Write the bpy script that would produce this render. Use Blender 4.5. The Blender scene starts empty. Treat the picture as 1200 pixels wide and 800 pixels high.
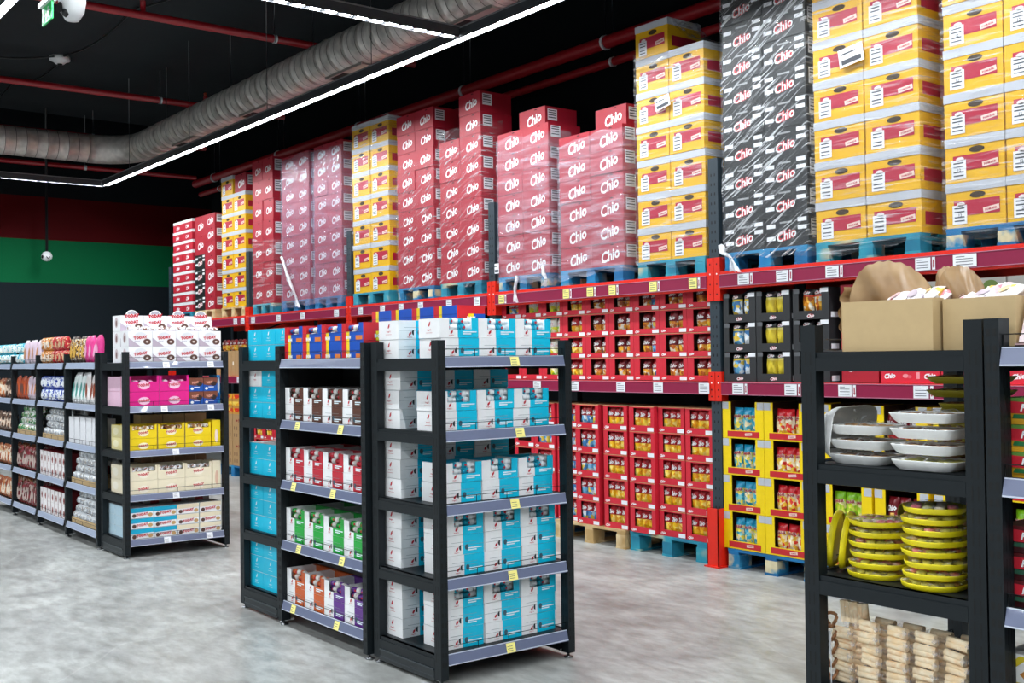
import bpy, math, random
from mathutils import Matrix, Vector
random.seed(7)
C = bpy.context.scene.collection
sc = bpy.context.scene
R = math.radians
PI = math.pi

# ------------------------------------------------------------------ camera, exposure, world
F = 1296.0
YAW, PIT, ROL = R(37.69), R(0.914), R(-0.719)
ax = Vector((-math.cos(YAW) * math.cos(PIT), math.sin(YAW) * math.cos(PIT), math.sin(PIT)))
rt = Vector((math.sin(YAW), math.cos(YAW), 0.0))
up = rt.cross(ax)
cr, sr = math.cos(ROL), math.sin(ROL)
rt, up = cr * rt + sr * up, -sr * rt + cr * up
cam = bpy.data.objects.new('camera', bpy.data.cameras.new('camera'))
C.objects.link(cam)
cam.data.sensor_width = 36.0
cam.data.lens = F / 1200 * 36.0
cam.data.clip_start = 0.05
cam.data.clip_end = 100
cam.matrix_world = Matrix(((rt.x, up.x, -ax.x, 0), (rt.y, up.y, -ax.y, 0), (rt.z, up.z, -ax.z, 1.65), (0, 0, 0, 1)))
sc.camera = cam
sc.view_settings.view_transform = 'Standard'
sc.view_settings.look = 'None'
sc.view_settings.gamma = 1.0
sc.view_settings.use_curve_mapping = False
sc.view_settings.exposure = 0.0
LED_POWER = 225.0
sc.cycles.use_denoising = True
sc.cycles.max_bounces = 8
sc.cycles.diffuse_bounces = 4
sc.cycles.transparent_max_bounces = 16
w = bpy.data.worlds.new('world')
sc.world = w
w.use_nodes = True
w.node_tree.nodes['Background'].inputs[0].default_value = (0.8, 0.9, 1.0, 1)
w.node_tree.nodes['Background'].inputs[1].default_value = 0.02


# ------------------------------------------------------------------ materials
def lin(h):
    out = []
    for i in (0, 2, 4):
        c = int(h[i:i + 2], 16) / 255
        out.append(c / 12.92 if c <= 0.04045 else ((c + 0.055) / 1.055) ** 2.4)
    return out


_M = {}


def M(h, rough=0.5, metal=0.0, bump=0.0, bscale=30, coat=0.0, em=0.0, name=None, alpha=1.0):
    key = (h, rough, metal, bump, bscale, coat, em, alpha)
    if key in _M:
        return _M[key]
    m = bpy.data.materials.new(name or ('colour_' + h))
    m.use_nodes = True
    nt = m.node_tree
    b = nt.nodes['Principled BSDF']
    c = lin(h) + [1]
    n = nt.nodes.new('ShaderNodeTexNoise')
    n.inputs['Scale'].default_value = bscale
    n.inputs['Detail'].default_value = 4
    tc = nt.nodes.new('ShaderNodeTexCoord')
    nt.links.new(tc.outputs['Object'], n.inputs['Vector'])
    mx = nt.nodes.new('ShaderNodeMixRGB')
    mx.blend_type = 'MULTIPLY'
    mx.inputs[0].default_value = 0.12
    mx.inputs[1].default_value = c
    nt.links.new(n.outputs['Fac'], mx.inputs[2])
    nt.links.new(mx.outputs[0], b.inputs['Base Color'])
    b.inputs['Roughness'].default_value = rough
    b.inputs['Metallic'].default_value = metal
    b.inputs['Coat Weight'].default_value = coat
    b.inputs['Alpha'].default_value = alpha
    if em:
        b.inputs['Emission Color'].default_value = c
        b.inputs['Emission Strength'].default_value = em
    if bump:
        bp = nt.nodes.new('ShaderNodeBump')
        bp.inputs['Strength'].default_value = bump
        bp.inputs['Distance'].default_value = 0.01
        nt.links.new(n.outputs['Fac'], bp.inputs['Height'])
        nt.links.new(bp.outputs[0], b.inputs['Normal'])
    _M[key] = m
    return m


def blotch(name, cols, scale=30, rough=0.4, bump=0.4, kind='VORONOI', metal=0.0):
    """a surface printed or filled with blobs of several colours"""
    if name in _M:
        return _M[name]
    m = bpy.data.materials.new(name)
    m.use_nodes = True
    nt = m.node_tree
    b = nt.nodes['Principled BSDF']
    tc = nt.nodes.new('ShaderNodeTexCoord')
    if kind == 'VORONOI':
        n = nt.nodes.new('ShaderNodeTexVoronoi')
        n.inputs['Scale'].default_value = scale
        sep = nt.nodes.new('ShaderNodeSeparateColor')
        nt.links.new(n.outputs['Color'], sep.inputs[0])
        src = sep.outputs[0]
        hgt = n.outputs['Distance']
    else:
        n = nt.nodes.new('ShaderNodeTexNoise')
        n.inputs['Scale'].default_value = scale
        n.inputs['Detail'].default_value = 3
        src = n.outputs['Fac']
        hgt = src
    oi = nt.nodes.new('ShaderNodeObjectInfo')
    ad = nt.nodes.new('ShaderNodeVectorMath')
    ad.operation = 'ADD'
    nt.links.new(tc.outputs['Object'], ad.inputs[0])
    nt.links.new(oi.outputs['Random'], ad.inputs[1])
    nt.links.new(ad.outputs[0], n.inputs['Vector'])
    cr_ = nt.nodes.new('ShaderNodeValToRGB')
    cr_.color_ramp.interpolation = 'CONSTANT' if kind == 'VORONOI' else 'LINEAR'
    el = cr_.color_ramp.elements
    lo, hi = (0.0, 1.0) if kind == 'VORONOI' else (0.35, 0.68)
    while len(el) < len(cols):
        el.new(0.5)
    for i, c in enumerate(cols):
        el[i].position = lo + (hi - lo) * i / (len(cols) if kind == 'VORONOI' else max(1, len(cols) - 1))
        el[i].color = lin(c) + [1]
    nt.links.new(src, cr_.inputs[0])
    nt.links.new(cr_.outputs[0], b.inputs['Base Color'])
    b.inputs['Roughness'].default_value = rough
    b.inputs['Metallic'].default_value = metal
    bp = nt.nodes.new('ShaderNodeBump')
    bp.inputs['Strength'].default_value = bump
    bp.inputs['Distance'].default_value = 0.01
    nt.links.new(hgt, bp.inputs['Height'])
    nt.links.new(bp.outputs[0], b.inputs['Normal'])
    _M[name] = m
    return m


def film_mat(name, base=0.1, gain=0.9, tint='e8ecf2', sx=3, sz=60, ang=0.0, lo=0.5, hi=0.72):
    """clear stretch film with streaks that catch the light"""
    m = bpy.data.materials.new(name)
    m.use_nodes = True
    nt = m.node_tree
    for n in list(nt.nodes):
        nt.nodes.remove(n)
    N = nt.nodes.new
    out = N('ShaderNodeOutputMaterial')
    tc = N('ShaderNodeTexCoord')
    mp = N('ShaderNodeMapping')
    mp.inputs['Rotation'].default_value = (0, ang, 0)
    nt.links.new(tc.outputs['Object'], mp.inputs['Vector'])
    mp2 = N('ShaderNodeMapping')
    mp2.inputs['Scale'].default_value = (sx, sx, sz)
    nt.links.new(mp.outputs[0], mp2.inputs['Vector'])
    no = N('ShaderNodeTexNoise')
    no.inputs['Scale'].default_value = 1.0
    no.inputs['Detail'].default_value = 6
    no.inputs['Distortion'].default_value = 0.6
    nt.links.new(mp2.outputs[0], no.inputs['Vector'])
    rp = N('ShaderNodeMapRange')
    rp.inputs['From Min'].default_value = lo
    rp.inputs['From Max'].default_value = hi
    rp.inputs['To Min'].default_value = base
    rp.inputs['To Max'].default_value = gain
    nt.links.new(no.outputs['Fac'], rp.inputs['Value'])
    tr = N('ShaderNodeBsdfTransparent')
    pb = N('ShaderNodeBsdfPrincipled')
    pb.inputs['Base Color'].default_value = lin(tint) + [1]
    pb.inputs['Roughness'].default_value = 0.22
    pb.inputs['Coat Weight'].default_value = 0.6
    bp = N('ShaderNodeBump')
    bp.inputs['Strength'].default_value = 0.9
    bp.inputs['Distance'].default_value = 0.02
    nt.links.new(no.outputs['Fac'], bp.inputs['Height'])
    nt.links.new(bp.outputs[0], pb.inputs['Normal'])
    mx = N('ShaderNodeMixShader')
    nt.links.new(rp.outputs[0], mx.inputs[0])
    nt.links.new(tr.outputs[0], mx.inputs[1])
    nt.links.new(pb.outputs[0], mx.inputs[2])
    nt.links.new(mx.outputs[0], out.inputs[0])
    return m


STEEL = M('12191d', 0.48, 0.0, 0.0, name='anthracite_steel')
STEEL.node_tree.nodes['Principled BSDF'].inputs['Specular IOR Level'].default_value = 0.3
SLOT = M('050607', 0.8, name='slot_black')
RAIL = M('69708a', 0.28, 0.0, coat=0.4, name='price_rail_plastic')
RAILL = M('a9b4cb', 0.28, 0.0, coat=0.4, name='pale_price_rail_plastic')
EDGE = M('c9cfdf', 0.3, name='rail_edge')
WHITE = M('f2f2f3', 0.5)
PAPER = M('e9eaee', 0.6)
INK = M('4b4e55', 0.7)
RED = M('c9202f', 0.45)
REDL = M('d52536', 0.45)
REDD = M('a8102a', 0.5)
YEL = M('f2c200', 0.45)
YELB = M('f7d600', 0.42)
BLK = M('17191b', 0.42)
BLK2 = M('2c2d2f', 0.45)
CYAN = M('00b0d2', 0.42)
CYAND = M('008fb8', 0.42)
RORG = M('e0230f', 0.38, name='rack_red_paint')
BLUEST = M('27343d', 0.5, name='rack_blue_grey_paint')
LANE = M('8d1740', 0.4, name='beam_price_lane')
CARD = M('c3a67a', 0.75, bump=0.15, bscale=12, name='brown_cardboard')
CARDL = M('bfa478', 0.75, name='light_cardboard')
DARK = M('1a1210', 0.8)
TAGY = M('f4e98a', 0.6)
GREY = M('b9bcc4', 0.6)
SILV = M('dfe2e6', 0.4)
PINK = M('e01a87', 0.4)
LOGO = M('c4172c', 0.5)


# ------------------------------------------------------------------ mesh building
_T = {}


def glyphs(s, shear=0.0, bold=0.0, res=2):
    k = (s, shear, bold, res)
    if k in _T:
        return _T[k]
    cu = bpy.data.curves.new('t', 'FONT')
    cu.body = s
    cu.shear = shear
    cu.offset = bold
    cu.resolution_u = res
    o = bpy.data.objects.new('t', cu)
    C.objects.link(o)
    me = o.to_mesh()
    vs = [(v.co.x, v.co.y) for v in me.vertices]
    fs = [tuple(p.vertices) for p in me.polygons]
    o.to_mesh_clear()
    bpy.data.objects.remove(o)
    bpy.data.curves.remove(cu)
    x0 = min(v[0] for v in vs); x1 = max(v[0] for v in vs)
    y0 = min(v[1] for v in vs); y1 = max(v[1] for v in vs)
    # centred, width kept relative to height 1
    h = (y1 - y0) or 1
    vs = [((x - (x0 + x1) / 2) / h, (y - (y0 + y1) / 2) / h) for x, y in vs]
    _T[k] = (vs, fs, (x1 - x0) / h)
    return _T[k]


class MB:
    def __init__(s):
        s.v = []; s.f = []; s.m = []; s.mats = []; s.sm = []

    def mi(s, mat):
        if mat not in s.mats:
            s.mats.append(mat)
        return s.mats.index(mat)

    def poly(s, pts, mat, smooth=False):
        n = len(s.v)
        s.v += [tuple(p) for p in pts]
        s.f.append(tuple(range(n, n + len(pts))))
        s.m.append(s.mi(mat)); s.sm.append(smooth)

    def box(s, x0, x1, y0, y1, z0, z1, mat, **fm):
        n = len(s.v)
        s.v += [(x0, y0, z0), (x1, y0, z0), (x1, y1, z0), (x0, y1, z0), (x0, y0, z1), (x1, y0, z1), (x1, y1, z1), (x0, y1, z1)]
        for k, q in (('bottom', (3, 2, 1, 0)), ('top', (4, 5, 6, 7)), ('front', (0, 1, 5, 4)), ('right', (1, 2, 6, 5)), ('back', (2, 3, 7, 6)), ('left', (3, 0, 4, 7))):
            s.f.append(tuple(n + i for i in q)); s.m.append(s.mi(fm.get(k, mat))); s.sm.append(False)

    def cbox(s, c, sx, sy, sz, mat, M4=None):
        """a box round a centre, optionally turned"""
        n = len(s.v)
        for dz in (-1, 1):
            for dx, dy in ((-1, -1), (1, -1), (1, 1), (-1, 1)):
                p = Vector((dx * sx / 2, dy * sy / 2, dz * sz / 2))
                if M4: p = M4 @ p
                s.v.append(tuple(p + Vector(c)))
        for q in ((3, 2, 1, 0), (4, 5, 6, 7), (0, 1, 5, 4), (1, 2, 6, 5), (2, 3, 7, 6), (3, 0, 4, 7)):
            s.f.append(tuple(n + i for i in q)); s.m.append(s.mi(mat)); s.sm.append(False)

    def grid(s, fn, nu, nv, mat, smooth=True, closed=False):
        n = len(s.v)
        for j in range(nv + 1):
            for i in range(nu + 1):
                s.v.append(tuple(fn(i / nu, j / nv)))
        for j in range(nv):
            for i in range(nu):
                a = n + j * (nu + 1) + i
                mm = mat((i + .5) / nu, (j + .5) / nv) if callable(mat) else mat
                s.f.append((a, a + 1, a + nu + 2, a + nu + 1)); s.m.append(s.mi(mm)); s.sm.append(smooth)

    def tube(s, pts, r, mat, n=8, cap=True):
        pts = [Vector(p) for p in pts]
        rings = []
        for i, p in enumerate(pts):
            if i == 0: d = pts[1] - pts[0]
            elif i == len(pts) - 1: d = pts[-1] - pts[-2]
            else: d = (pts[i + 1] - pts[i]).normalized() + (pts[i] - pts[i - 1]).normalized()
            d.normalize()
            a = Vector((0, 0, 1)) if abs(d.z) < 0.9 else Vector((1, 0, 0))
            u = d.cross(a).normalized(); v = d.cross(u)
            ri = r[i] if isinstance(r, (list, tuple)) else r
            st = len(s.v)
            for k in range(n):
                t = 2 * PI * k / n
                s.v.append(tuple(p + u * math.cos(t) * ri + v * math.sin(t) * ri))
            rings.append(st)
        for a, b in zip(rings, rings[1:]):
            for k in range(n):
                s.f.append((a + k, a + (k + 1) % n, b + (k + 1) % n, b + k)); s.m.append(s.mi(mat)); s.sm.append(True)
        if cap:
            for st, rev in ((rings[0], True), (rings[-1], False)):
                q = tuple(st + k for k in range(n))
                s.f.append(q if rev else q[::-1]); s.m.append(s.mi(mat)); s.sm.append(False)

    def lathe(s, prof, mat, n=24, c=(0, 0, 0), M4=None, sx=1, sy=1, p=2.0):
        """profile (r, z) spun about z; p>2 squares the outline off"""
        st = len(s.v)
        for r_, z in prof:
            for k in range(n):
                t = 2 * PI * k / n
                cx, cy = math.cos(t), math.sin(t)
                q = (abs(cx) ** p + abs(cy) ** p) ** (-1 / p)
                P = Vector((r_ * cx * q * sx, r_ * cy * q * sy, z))
                if M4: P = M4 @ P
                s.v.append(tuple(P + Vector(c)))
        for j in range(len(prof) - 1):
            for k in range(n):
                a = st + j * n + k; b = st + j * n + (k + 1) % n
                s.f.append((a, b, b + n, a + n)); s.m.append(s.mi(mat)); s.sm.append(True)
        for j, rev in ((0, True), (len(prof) - 1, False)):
            if prof[j][0] > 1e-5:
                q = tuple(st + j * n + k for k in range(n))
                s.f.append(q[::-1] if rev else q); s.m.append(s.mi(mat)); s.sm.append(False)

    def text(s, t, o, size, mat, u=(1, 0, 0), v=(0, 0, 1), shear=0.0, bold=0.0, rot=0.0, res=2, maxw=None, surf=None):
        vs, fs, wd = glyphs(t, shear, bold, res)
        u = Vector(u); v = Vector(v); o = Vector(o)
        sx = size if not maxw or wd * size <= maxw else maxw / wd
        c_, s_ = math.cos(rot), math.sin(rot)
        n = len(s.v)
        for x, y in vs:
            x, y = x * sx, y * size
            x, y = x * c_ - y * s_, x * s_ + y * c_
            P = o + u * x + v * y
            if surf: P = surf(P)
            s.v.append(tuple(P))
        for f in fs:
            s.f.append(tuple(n + i for i in f)); s.m.append(s.mi(mat)); s.sm.append(False)

    def disc(s, c, rx, rz, mat, y=None, n=14, u=(1, 0, 0), v=(0, 0, 1), a0=0, a1=2 * PI):
        c = Vector(c); u = Vector(u); v = Vector(v)
        s.poly([c + u * rx * math.cos(a0 + (a1 - a0) * k / n) + v * rz * math.sin(a0 + (a1 - a0) * k / n) for k in range(n if a1 - a0 > 6 else n + 1)], mat)

    def build(s, name, parent=None, loc=None, rz=0.0):
        me = bpy.data.meshes.new(name)
        me.from_pydata(s.v, [], s.f)
        for m in s.mats:
            me.materials.append(m)
        me.polygons.foreach_set('material_index', s.m)
        me.polygons.foreach_set('use_smooth', s.sm)
        me.update()
        o = bpy.data.objects.new(name, me)
        C.objects.link(o)
        if parent: o.parent = parent
        if loc: o.location = loc
        if rz: o.rotation_euler = (0, 0, rz)
        return o


def tag(o, label, cat, group=None, kind=None):
    if label: o['label'] = label
    if cat: o['category'] = cat
    if group: o['group'] = group
    if kind: o['kind'] = kind
    return o


def empty(name, loc, rz=0.0):
    o = bpy.data.objects.new(name, None)
    o.empty_display_size = 0.05
    C.objects.link(o)
    o.location = loc
    o.rotation_euler = (0, 0, rz)
    return o


def struct(mb, name):
    o = mb.build(name)
    o['kind'] = 'structure'
    return o


def copy_tree(o, parent=None):
    c = o.copy()
    C.objects.link(c)
    c.parent = parent
    for ch in o.children:
        copy_tree(ch, c)
    return c


class Proto:
    """one model of a product; put() sets it down, the first time itself and then as copies"""
    def __init__(s, fn):
        s.fn = fn; s.o = None; s.used = False

    def put(s, loc, rz, label, cat, group=None, rot=None):
        if s.o is None:
            s.o = s.fn(); o = s.o
            s.base = tuple(o.rotation_euler)
        else:
            o = copy_tree(s.o)
        o.location = loc
        o.rotation_euler = rot if rot else (0, 0, rz)
        for k in ('label', 'category', 'group'):
            if k in o: del o[k]
        return tag(o, label, cat, group)


E_, W_, S_ = PI / 2, -PI / 2, 0.0
ORD = ['bottom', 'second', 'third', 'fourth', 'fifth', 'sixth', 'seventh', 'eighth', 'ninth', 'tenth', 'eleventh', 'twelfth']


def nth(i, n):
    return 'lowest' if i == 0 else ('topmost' if i == n - 1 else ORD[i])


def ordn(i):
    return ['first', 'second', 'third', 'fourth', 'fifth', 'sixth', 'seventh', 'eighth', 'ninth', 'tenth'][i]


# ------------------------------------------------------------------ the hall
X0, X1, Y0, Y1, H = -20.0, 6.5, -14.0, 8.3, 6.0


def floor_mat():
    m = bpy.data.materials.new('polished_concrete')
    m.use_nodes = True
    nt = m.node_tree
    N = nt.nodes.new; L = nt.links.new
    b = nt.nodes['Principled BSDF']
    tc = N('ShaderNodeTexCoord')
    n1 = N('ShaderNodeTexNoise'); n1.inputs['Scale'].default_value = 1.1; n1.inputs['Detail'].default_value = 8; n1.inputs['Distortion'].default_value = 1.2
    mp = N('ShaderNodeMapping'); mp.inputs['Scale'].default_value = (1, 2.4, 1); mp.inputs['Rotation'].default_value = (0, 0, 0.9)
    n2 = N('ShaderNodeTexNoise'); n2.inputs['Scale'].default_value = 5.0; n2.inputs['Detail'].default_value = 10; n2.inputs['Roughness'].default_value = 0.65
    L(tc.outputs['Object'], n1.inputs['Vector']); L(tc.outputs['Object'], mp.inputs['Vector']); L(mp.outputs[0], n2.inputs['Vector'])
    r1 = N('ShaderNodeValToRGB')
    e = r1.color_ramp.elements
    e[0].position = 0.3; e[0].color = lin('8b8c8a') + [1]
    e[1].position = 0.72; e[1].color = lin('b9bbb8') + [1]
    L(n1.outputs['Fac'], r1.inputs[0])
    r2 = N('ShaderNodeValToRGB')
    e = r2.color_ramp.elements
    e[0].position = 0.36; e[0].color = (0.50, 0.49, 0.47, 1)
    e[1].position = 0.62; e[1].color = (1, 1, 1, 1)
    L(n2.outputs['Fac'], r2.inputs[0])
    mx = N('ShaderNodeMixRGB'); mx.blend_type = 'MULTIPLY'; mx.inputs[0].default_value = 0.75
    L(r1.outputs[0], mx.inputs[1]); L(r2.outputs[0], mx.inputs[2])
    # faint pale trowel scratches
    w_ = N('ShaderNodeTexVoronoi'); w_.feature = 'DISTANCE_TO_EDGE'; w_.inputs['Scale'].default_value = 0.33
    nd = N('ShaderNodeTexNoise'); nd.inputs['Scale'].default_value = 0.8
    av = N('ShaderNodeVectorMath'); av.operation = 'ADD'
    L(tc.outputs['Object'], nd.inputs['Vector']); L(tc.outputs['Object'], av.inputs[0]); L(nd.outputs['Color'], av.inputs[1]); L(av.outputs[0], w_.inputs['Vector'])
    r3 = N('ShaderNodeValToRGB')
    e = r3.color_ramp.elements
    e[0].position = 0.0; e[0].color = (0.3, 0.3, 0.3, 1)
    e[1].position = 0.004; e[1].color = (0, 0, 0, 1)
    L(w_.outputs['Distance'], r3.inputs[0])
    mx2 = N('ShaderNodeMixRGB'); mx2.blend_type = 'ADD'; mx2.inputs[0].default_value = 0.16
    L(mx.outputs[0], mx2.inputs[1]); L(r3.outputs[0], mx2.inputs[2])
    L(mx2.outputs[0], b.inputs['Base Color'])
    rr = N('ShaderNodeMapRange'); rr.inputs['To Min'].default_value = 0.22; rr.inputs['To Max'].default_value = 0.5
    L(n2.outputs['Fac'], rr.inputs['Value']); L(rr.outputs[0], b.inputs['Roughness'])
    bp = N('ShaderNodeBump'); bp.inputs['Strength'].default_value = 0.06
    L(n2.outputs['Fac'], bp.inputs['Height']); L(bp.outputs[0], b.inputs['Normal'])
    return m


b = MB(); b.box(X0 - .2, X1 + .2, Y0 - .2, Y1 + .2, -0.2, 0, floor_mat()); struct(b, 'floor')
CEIL = M('33373a', 0.95, bump=0.3, bscale=6, name='dark_ceiling_paint')
b = MB(); b.box(X0 - .2, X1 + .2, Y0 - .2, Y1 + .2, H, H + .2, CEIL); struct(b, 'ceiling')
WB = M('14181b', 0.8, name='black_wall_paint')
WG = M('066038', 0.65, name='green_wall_paint')
WR = M('4c060a', 0.65, name='red_wall_paint')
WD = M('1c2328', 0.7, name='charcoal_wall_paint')
WLT = M('b9bdbf', 0.7, name='pale_fill_wall_paint')  # pale tone given to the unseen walls to bounce fill light
b = MB()
for z0, z1, m_ in ((0, 3.06, WD), (3.06, 3.81, WG), (3.81, 4.55, WR), (4.55, H, WB)):
    b.box(X0 - .2, X0, Y0 - .2, Y1 + .2, z0, z1, m_)
struct(b, 'wall_left')
b = MB(); b.box(X0, X1, Y1, Y1 + .2, 0, H, WB); struct(b, 'wall_back')
b = MB(); b.box(X1, X1 + .2, Y0 - .2, Y1 + .2, 0, H, WLT); struct(b, 'wall_right')
b = MB(); b.box(X0, X1, Y0 - .2, Y0, 0, H, WLT); struct(b, 'wall_front')
for m_ in (CEIL, WB, WG, WR, WD):
    m_.node_tree.nodes['Principled BSDF'].inputs['Specular IOR Level'].default_value = 0.08

# ------------------------------------------------------------------ LED lines
LEDM = bpy.data.materials.new('led_strip')
LEDM.use_nodes = True
LEDM.node_tree.nodes['Principled BSDF'].inputs['Base Color'].default_value = (1, 1, 1, 1)
LEDM.node_tree.nodes['Principled BSDF'].inputs['Emission Color'].default_value = (0.9, 0.96, 1.0, 1)
LEDM.node_tree.nodes['Principled BSDF'].inputs['Emission Strength'].default_value = LED_POWER
TRAY = M('3a3c40', 0.45, name='light_trunking')
ROD = M('8b8d90', 0.35, 1.0)
LZ = 4.50


def led_line(p, q, label, dots=False):
    p = Vector(p); q = Vector(q)
    L_ = (q - p).length
    ang = math.atan2(q.y - p.y, q.x - p.x)
    t = empty('linear_light', p, ang)
    b = MB(); b.box(0, L_, -.045, .045, .022, .085, TRAY); b.box(0, L_, -.055, .055, .085, .095, M('77787b', 0.4))
    b.box(0, L_, -.045, -.036, 0, .022, TRAY); b.box(0, L_, .036, .045, 0, .022, TRAY); b.build('housing', t)  # side lips added to cut the light off the upper stacks
    b = MB()
    zl = .012
    n = int(L_ / 0.14) if dots else 1
    for i in range(n):
        xa, xb = (i * L_ / n + (.025 if dots else 0), (i + 1) * L_ / n - (.025 if dots else 0))
        b.poly([(xa, .020, zl), (xb, .020, zl), (xb, -.020, zl), (xa, -.020, zl)], LEDM)
    b.build('diffuser', t)
    for i in range(max(1, int((L_ - 1.2) / 2.4) + 1)):
        x = min(1.15 + 2.4 * i, L_ - .3)
        b = MB(); b.tube([(x, 0, .09), (x, 0, H - LZ - .005)], .004, ROD, 6); b.build('hanger', t)
    tag(t, label, 'light', 'linear LED lights under the ceiling')


led_line((-17.94, 5.67, LZ), (5.5, 5.67, LZ), 'long white LED line running beside the pallet racks')
led_line((-17.94, 2.19, LZ), (5.5, 2.19, LZ), 'white LED line whose end shows at the top left corner')
led_line((-17.94, -1.3, LZ), (5.5, -1.3, LZ), 'white LED line over the aisle behind the camera')
led_line((-17.94, -4.8, LZ), (5.5, -4.8, LZ), 'white LED line over the second aisle behind the camera')
led_line((-17.94, -8.3, LZ), (5.5, -8.3, LZ), 'white LED line over the third aisle behind the camera')
led_line((-17.94, -11.8, LZ), (5.5, -11.8, LZ), 'white LED line farthest behind the camera')
led_line((-18.0, -4.7, LZ), (-18.0, 5.67, LZ), 'dotted LED line across the far end by the striped wall', True)
led_line((-8.0, 2.25, LZ), (-8.0, 5.6, LZ), 'dotted LED line crossing below the silver duct', True)
led_line((2.5, 2.25, LZ), (2.5, 5.6, LZ), 'dotted LED cross line above the nearest gondola', True)

# ------------------------------------------------------------------ duct
DUCT = bpy.data.materials.new('galvanised_spiral_duct')
DUCT.use_nodes = True
nt = DUCT.node_tree
bs = nt.nodes['Principled BSDF']
bs.inputs['Metallic'].default_value = 0.35
bs.inputs['Roughness'].default_value = 0.38
nn = nt.nodes.new('ShaderNodeTexNoise'); nn.inputs['Scale'].default_value = 9; nn.inputs['Detail'].default_value = 5
rr = nt.nodes.new('ShaderNodeValToRGB'); rr.color_ramp.elements[0].color = lin('b3aeaa') + [1]; rr.color_ramp.elements[1].color = lin('dcd6d0') + [1]
rr.color_ramp.elements[0].position = .3; rr.color_ramp.elements[1].position = .7
tc = nt.nodes.new('ShaderNodeTexCoord'); nt.links.new(tc.outputs['Object'], nn.inputs['Vector'])
nt.links.new(nn.outputs['Fac'], rr.inputs[0]); nt.links.new(rr.outputs[0], bs.inputs['Base Color'])
SEAM = M('5b5a59', 0.5, 0.6)
DZ, DR = 5.0, 0.215
dt = empty('ventilation_duct', (0, 0, 0))


def duct_run(p, q, r, nm):
    p = Vector(p); q = Vector(q)
    L_ = (q - p).length
    d = (q - p).normalized()
    n = int(L_ / 0.3)
    pts, rs = [], []
    for i in range(n):
        a = i * L_ / n
        for k, rad in ((0, r * 1.025), (.012, r * 1.025), (.02, r), (L_ / n - .008, r)):
            pts.append(p + d * (a + k)); rs.append(rad)
    pts.append(q); rs.append(r)
    b = MB(); b.tube(pts, rs, DUCT, 28)
    for i in range(1, int(L_ / 0.15)):
        a = i * L_ / int(L_ / 0.15)
        b.tube([p + d * (a - .004), p + d * (a + .004)], r * 1.032, SEAM, 28, cap=False)
    return b.build(nm, dt)


duct_run((-16.9, 5.92, DZ), (4.0, 5.92, DZ), DR, 'duct_pipe')
duct_run((-17.55, -8, DZ), (-17.55, 5.25, DZ), DR, 'duct_pipe')
b = MB(); pts = []
for i in range(9):
    t = PI / 2 * i / 8
    pts.append((-16.9 - .65 * math.sin(t), 5.92 - .65 * (1 - math.cos(t)), DZ))
b.tube(pts, DR * 1.03, DUCT, 28); b.build('elbow', dt)
for i in range(7):
    x = -15.5 + 2.3 * i
    b = MB(); b.box(x, x + .8, 5.92 - .07, 5.92 + .05, DZ - DR - .018, DZ - DR + .04, M('b9b3ad', .4, .6)); b.box(x + .05, x + .38, 5.92 - .05, 5.92 + .03, DZ - DR - .02, DZ - DR - .017, SLOT)
    b.build('air_grille', dt)
    b = MB(); b.tube([(x - .4, 5.92, DZ + DR - .01), (x - .4, 5.92, H)], .005, ROD, 6); b.build('hanger', dt)
tag(dt, 'silver spiral ventilation duct bending under the black ceiling', 'duct')

# ------------------------------------------------------------------ sprinkler pipes
PR = M('a01420', 0.35, name='red_pipe_paint')


def pipe(p, q, r, label, drops=()):
    t = empty('sprinkler_pipe', p)
    d = Vector(q) - Vector(p)
    b = MB(); b.tube([(0, 0, 0), tuple(d)], r, PR, 14); b.build('pipe_run', t)
    L_ = d.length
    u = d.normalized()
    for s_ in drops:
        c = u * s_
        b = MB(); b.tube([tuple(c), tuple(c + Vector((0, 0, .16)))], r * .7, PR, 10)
        b.lathe([(0.0, .17), (.02, .17), (.03, .2), (.012, .215), (0, .215)], M('c24a2a', .4), 10, c=tuple(c)); b.build('sprinkler_head', t)
    k = 0.9
    while k < L_:
        c = u * k
        b = MB(); b.tube([tuple(c + Vector((0, 0, r))), tuple(c + Vector((0, 0, H - p[2] - .004)))], .004, ROD, 6)
        b.tube([tuple(c - u * .02), tuple(c + u * .02)], r * 1.15, SILV, 12); b.build('pipe_clamp', t)
        k += 2.6
    tag(t, label, 'pipe', 'red sprinkler pipes under the ceiling')


PZ = 5.55
pipe((-12.25, -8, PZ), (-12.25, 7.9, PZ), .045, 'red sprinkler pipe crossing behind the dome camera', (4.6, 8.6, 12.3, 15.0))
pipe((-16.1, -8, PZ), (-16.1, 7.9, PZ), .045, 'red sprinkler pipe passing below the small ceiling detector', (4.3, 8.0, 11.6, 14.6))
pipe((-7.3, -8, PZ), (-7.3, 7.9, PZ), .045, 'red sprinkler pipe nearest the dotted LED cross line', (5, 9, 13))
pipe((-19.3, -8, PZ), (-19.3, 7.9, PZ), .04, 'red sprinkler pipe seen just above the far duct', (5, 9))
pipe((-19.75, -8, 5.08), (-19.75, 7.9, 5.08), .04, 'red sprinkler pipe running below the far duct', (6,))
pipe((-4.6, -8, PZ), (-4.6, 7.9, PZ), .045, 'red sprinkler pipe above the black carton stack', (5, 9, 13))
pipe((-19.9, 7.95, 4.99), (6.2, 7.95, 4.99), .07, 'thick red main pipe high above the pallet stacks')
pipe((-19.9, 8.05, 4.80), (6.2, 8.05, 4.80), .045, 'thinner red pipe just below the thick main pipe')

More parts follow.
